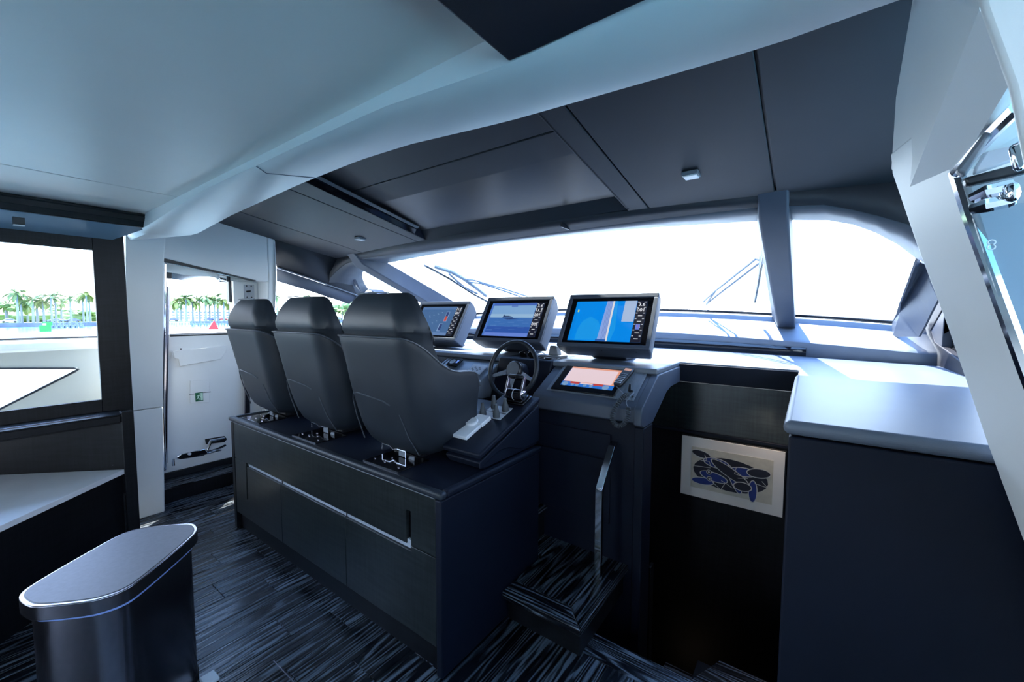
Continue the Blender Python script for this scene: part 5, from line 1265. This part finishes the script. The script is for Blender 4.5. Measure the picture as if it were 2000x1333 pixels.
for i, (px, l) in enumerate([(((-262.000, 19.785, 2.881)), 'round bushy tree left of the green marker'), ((-264.000, 23.490, 3.577), 'bushy tree directly above the green marker'), ((-260.000, 25.954, 2.720), 'bushy tree low behind the centre palm pair'), ((-268.000, 31.110, 4.840), 'flat-topped tree behind the lone palm'), ((-262.000, 33.076, 2.569), 'small bushy tree between the lone palm and the trio'), ((-258.000, 36.995, 3.719), 'bluish bushy tree behind the palm trio')]):
    tree(px, 5, l, 'leafy trees on the shore', seed=i+2)
tree((-240.000, 142.764, 9.793), 15, 'broad round leafy tree seen between the middle and nearest seats', 'leafy trees on the shore', seed=11)
tree((-246.000, 159.028, 9.004), 12, 'leafy tree right of the broad one, mostly behind the nearest headrest', 'leafy trees on the shore', seed=12)
hd_ = tree((-262.000, 25.760, 0.550), 10, 'low dark hedge running behind the palms', None, name='hedge', trunk=False, seed=20); hd_['category'] = 'hedge'; hd_.scale = (1, 3.2, 1)

m_bld = plain('building_white', (.62, .66, .72), .8, noise=.04, nscale=.3)
m_win = plain('building_window', (.10, .13, .28), .3, noise=.2, nscale=.5)
def building(lab, ya, yb_, z1_, x, cols, rows_):
    t = thing('apartment_building', lab, 'building', (x, (ya+yb_)/2, -2))
    box('wall', x-12, x, ya, yb_, -2, z1_, m_bld, t, 0); box('parapet', x-12.2, x+.2, ya-.2, yb_+.2, z1_, z1_+.5, m_bld, t, 0)
    w = (yb_-ya)/cols; h = (z1_+2)/rows_; o0 = None
    for i in range(cols):
        for j in range(rows_):
            y = ya+w*(i+.5); z = -2+h*(j+.55)
            if o0 is None: o0 = box('window', x-.02, x+.12, y-w*.28, y+w*.28, z-h*.22, z+h*.22, m_win, t, 0); y00, z00 = y, z
            else:
                o = o0.copy(); C.objects.link(o); o.parent = t; o.location = (0, y-y00, z-z00)
    return t
Pb0 = (-300.000, 76.477, 5.111); Pb1 = (-300.000, 82.749, 5.510); Pb2 = (-305.000, 85.033, 3.125); Pb3 = (-305.000, 107.467, 3.974)
building('white four-storey building at the left of the door window', Pb0[1], Pb1[1], Pb0[2], -300, 3, 4)
building('long white building with three rows of windows behind the coconut palms', Pb2[1], Pb3[1], Pb2[2], -305, 11, 3)
def car(p, col, lab):
    x, y = p[0], p[1]; t = thing('parked_car', lab, 'car', (x, y, -1.95), 'cars parked along the shore road')
    mcar = plain('car_paint', col, .25, noise=.03, nscale=1)
    prism('car_body', [(y-2.2, -1.6), (y-2.2, -1.05), (y-1.3, -.9), (y-.7, -.45), (y+.8, -.45), (y+1.4, -.9), (y+2.2, -1.0), (y+2.2, -1.6)], 'x', x-.9, x+.9, mcar, t, .08)
    prism('car_windows', [(y-1.15, -.9), (y-.65, -.52), (y+.75, -.52), (y+1.2, -.9)], 'x', x-.92, x+.92, m_win, t, 0)
    for s in (-1.35, 1.35):
        for e_ in (-.85, .85): MB().lathe([(.34, -.1), (.34, .1)], (x+e_, y+s, -1.6), 12, (1, 0, 0)).mk('wheel', m_blk, t)
for px, col, lab in (((-238.000, 13.240, -1.793), (.6, .65, .7), 'white car parked under the leafy tree at the far left'), ((-240.000, 24.827, -1.778), (.2, .3, .6), 'bluish car behind the dock left of the lone palm'), ((-241.000, 26.307, -1.606), (.55, .6, .7), 'pale car next to the bluish one behind the dock'), ((-238.000, 29.286, -1.810), (.15, .2, .4), 'dark car right of the lone palm trunk'), ((-244.000, 77.069, -0.958), (.08, .12, .35), 'dark blue car left of the red triangle in the door window'), ((-244.000, 82.819, -1.259), (.4, .08, .12), 'red car right of the red triangle in the door window'), ((-238.000, 60.986, -1.744), (.1, .12, .2), 'dark car at the left edge of the door window'), ((-240.000, 144.484, -2.990), (.25, .3, .6), 'blue car under the palms between the two nearer seats')):
    car(px, col, lab)
# dock with pilings
m_pile = plain('piling', (.12, .16, .26), .8, noise=.2, nscale=1)
def dock(lab, ya, yb_, n, x):
    t = thing('dock', lab, 'dock', (x, (ya+yb_)/2, -3.4))
    box('dock_deck', x-1.5, x+1.5, ya, yb_, -2.75, -2.5, m_pile, t, 0)
    for i in range(n):
        y = ya+(yb_-ya)*i/(n-1); MB().tube([(x+1.5, y, -3.6), (x+1.5, y, -1.2-(i % 3)*.5)], .18, 6).mk('piling', m_pile, t)
        if i % 2: MB().tube([(x-1.5, y, -3.6), (x-1.5, y, -1.6)], .18, 6).mk('piling', m_pile, t)
    return t
q0 = (-205.000, 20.200, -3.160); q1 = (-205.000, 27.342, -3.331); dock('dark timber dock with pilings right of the green marker', q0[1], q1[1], 12, -205)
q0 = (-200.000, 56.864, -3.117); q1 = (-200.000, 70.231, -3.382); dock('long dark dock behind the red triangle in the door window', q0[1], q1[1], 14, -200)
q0 = (-200.000, 50.110, -2.192); q1 = (-200.000, 56.562, -2.295)
fn = thing('dock_fence', 'pale picket railing on the quay at the left of the door window', 'fence', (-200, q0[1], -3.4))
for i in range(14):
    y = q0[1]+(q1[1]-q0[1])*i/13; box('picket', -200.1, -199.9, y-.12, y+.12, -3.2, -1.6, m_bld, fn, 0)
box('rail', -200.05, -199.95, q0[1], q1[1], -2.0, -1.8, m_bld, fn, 0)
# channel markers
gm = (-75.000, 6.858, -0.906)
mk_ = thing('green_channel_marker', 'green square daymark boards on a pile standing in the water', 'marker', (-75, gm[1], -3.4))
m_gr = plain('daymark_green', (.0, .22, .03), .5, noise=.03, nscale=2); m_rd = plain('daymark_red', (.50, .015, .02), .5, noise=.03, nscale=2)
a = (-75.000, 6.415, 0.096); b = (-75.000, 7.367, -0.673); box('board', -74.9, -74.8, a[1], b[1], b[2], a[2], m_gr, mk_, 0)
a = (-75.000, 6.679, 0.524); b = (-75.000, 7.528, 0.074); box('board', -75.2, -75.1, a[1], b[1], b[2], a[2], m_gr, mk_, 0)
MB().tube([(-75, gm[1], -3.6), (-75, gm[1], (-75.000, 6.999, 0.333)[2])], .14, 8).mk('pile', m_bld, mk_)
rmk = thing('red_channel_marker', 'red triangular daymark on a banded pile in the water', 'marker', (-70, (-70.000, 22.626, -0.435)[1], -3.4))
a = (-70.000, 21.990, -0.677); b = (-70.000, 23.253, -0.712); c = (-70.000, 22.728, 0.604)
slab('board', [a, b, c], (.08, 0, 0), m_rd, rmk, 0)
a = (-70.200, 21.927, -0.717); b = (-70.200, 23.125, -0.751); c = (-70.200, 22.532, 0.381); slab('board', [a, b, c], (.05, 0, 0), m_bld, rmk, 0)
ym = (-70.000, 22.626, -0.435)[1]
MB().tube([(-70.1, ym, -3.6), (-70.1, ym, (-70.000, 22.654, 0.308)[2])], .14, 8).mk('pile', m_bld, rmk)
zz = (-70.000, 22.598, -1.177)[2]; MB().tube([(-70.1, ym, zz-.10), (-70.1, ym, zz+.10)], .17, 8).mk('pile_band', m_blk, rmk)
# distant towers ahead
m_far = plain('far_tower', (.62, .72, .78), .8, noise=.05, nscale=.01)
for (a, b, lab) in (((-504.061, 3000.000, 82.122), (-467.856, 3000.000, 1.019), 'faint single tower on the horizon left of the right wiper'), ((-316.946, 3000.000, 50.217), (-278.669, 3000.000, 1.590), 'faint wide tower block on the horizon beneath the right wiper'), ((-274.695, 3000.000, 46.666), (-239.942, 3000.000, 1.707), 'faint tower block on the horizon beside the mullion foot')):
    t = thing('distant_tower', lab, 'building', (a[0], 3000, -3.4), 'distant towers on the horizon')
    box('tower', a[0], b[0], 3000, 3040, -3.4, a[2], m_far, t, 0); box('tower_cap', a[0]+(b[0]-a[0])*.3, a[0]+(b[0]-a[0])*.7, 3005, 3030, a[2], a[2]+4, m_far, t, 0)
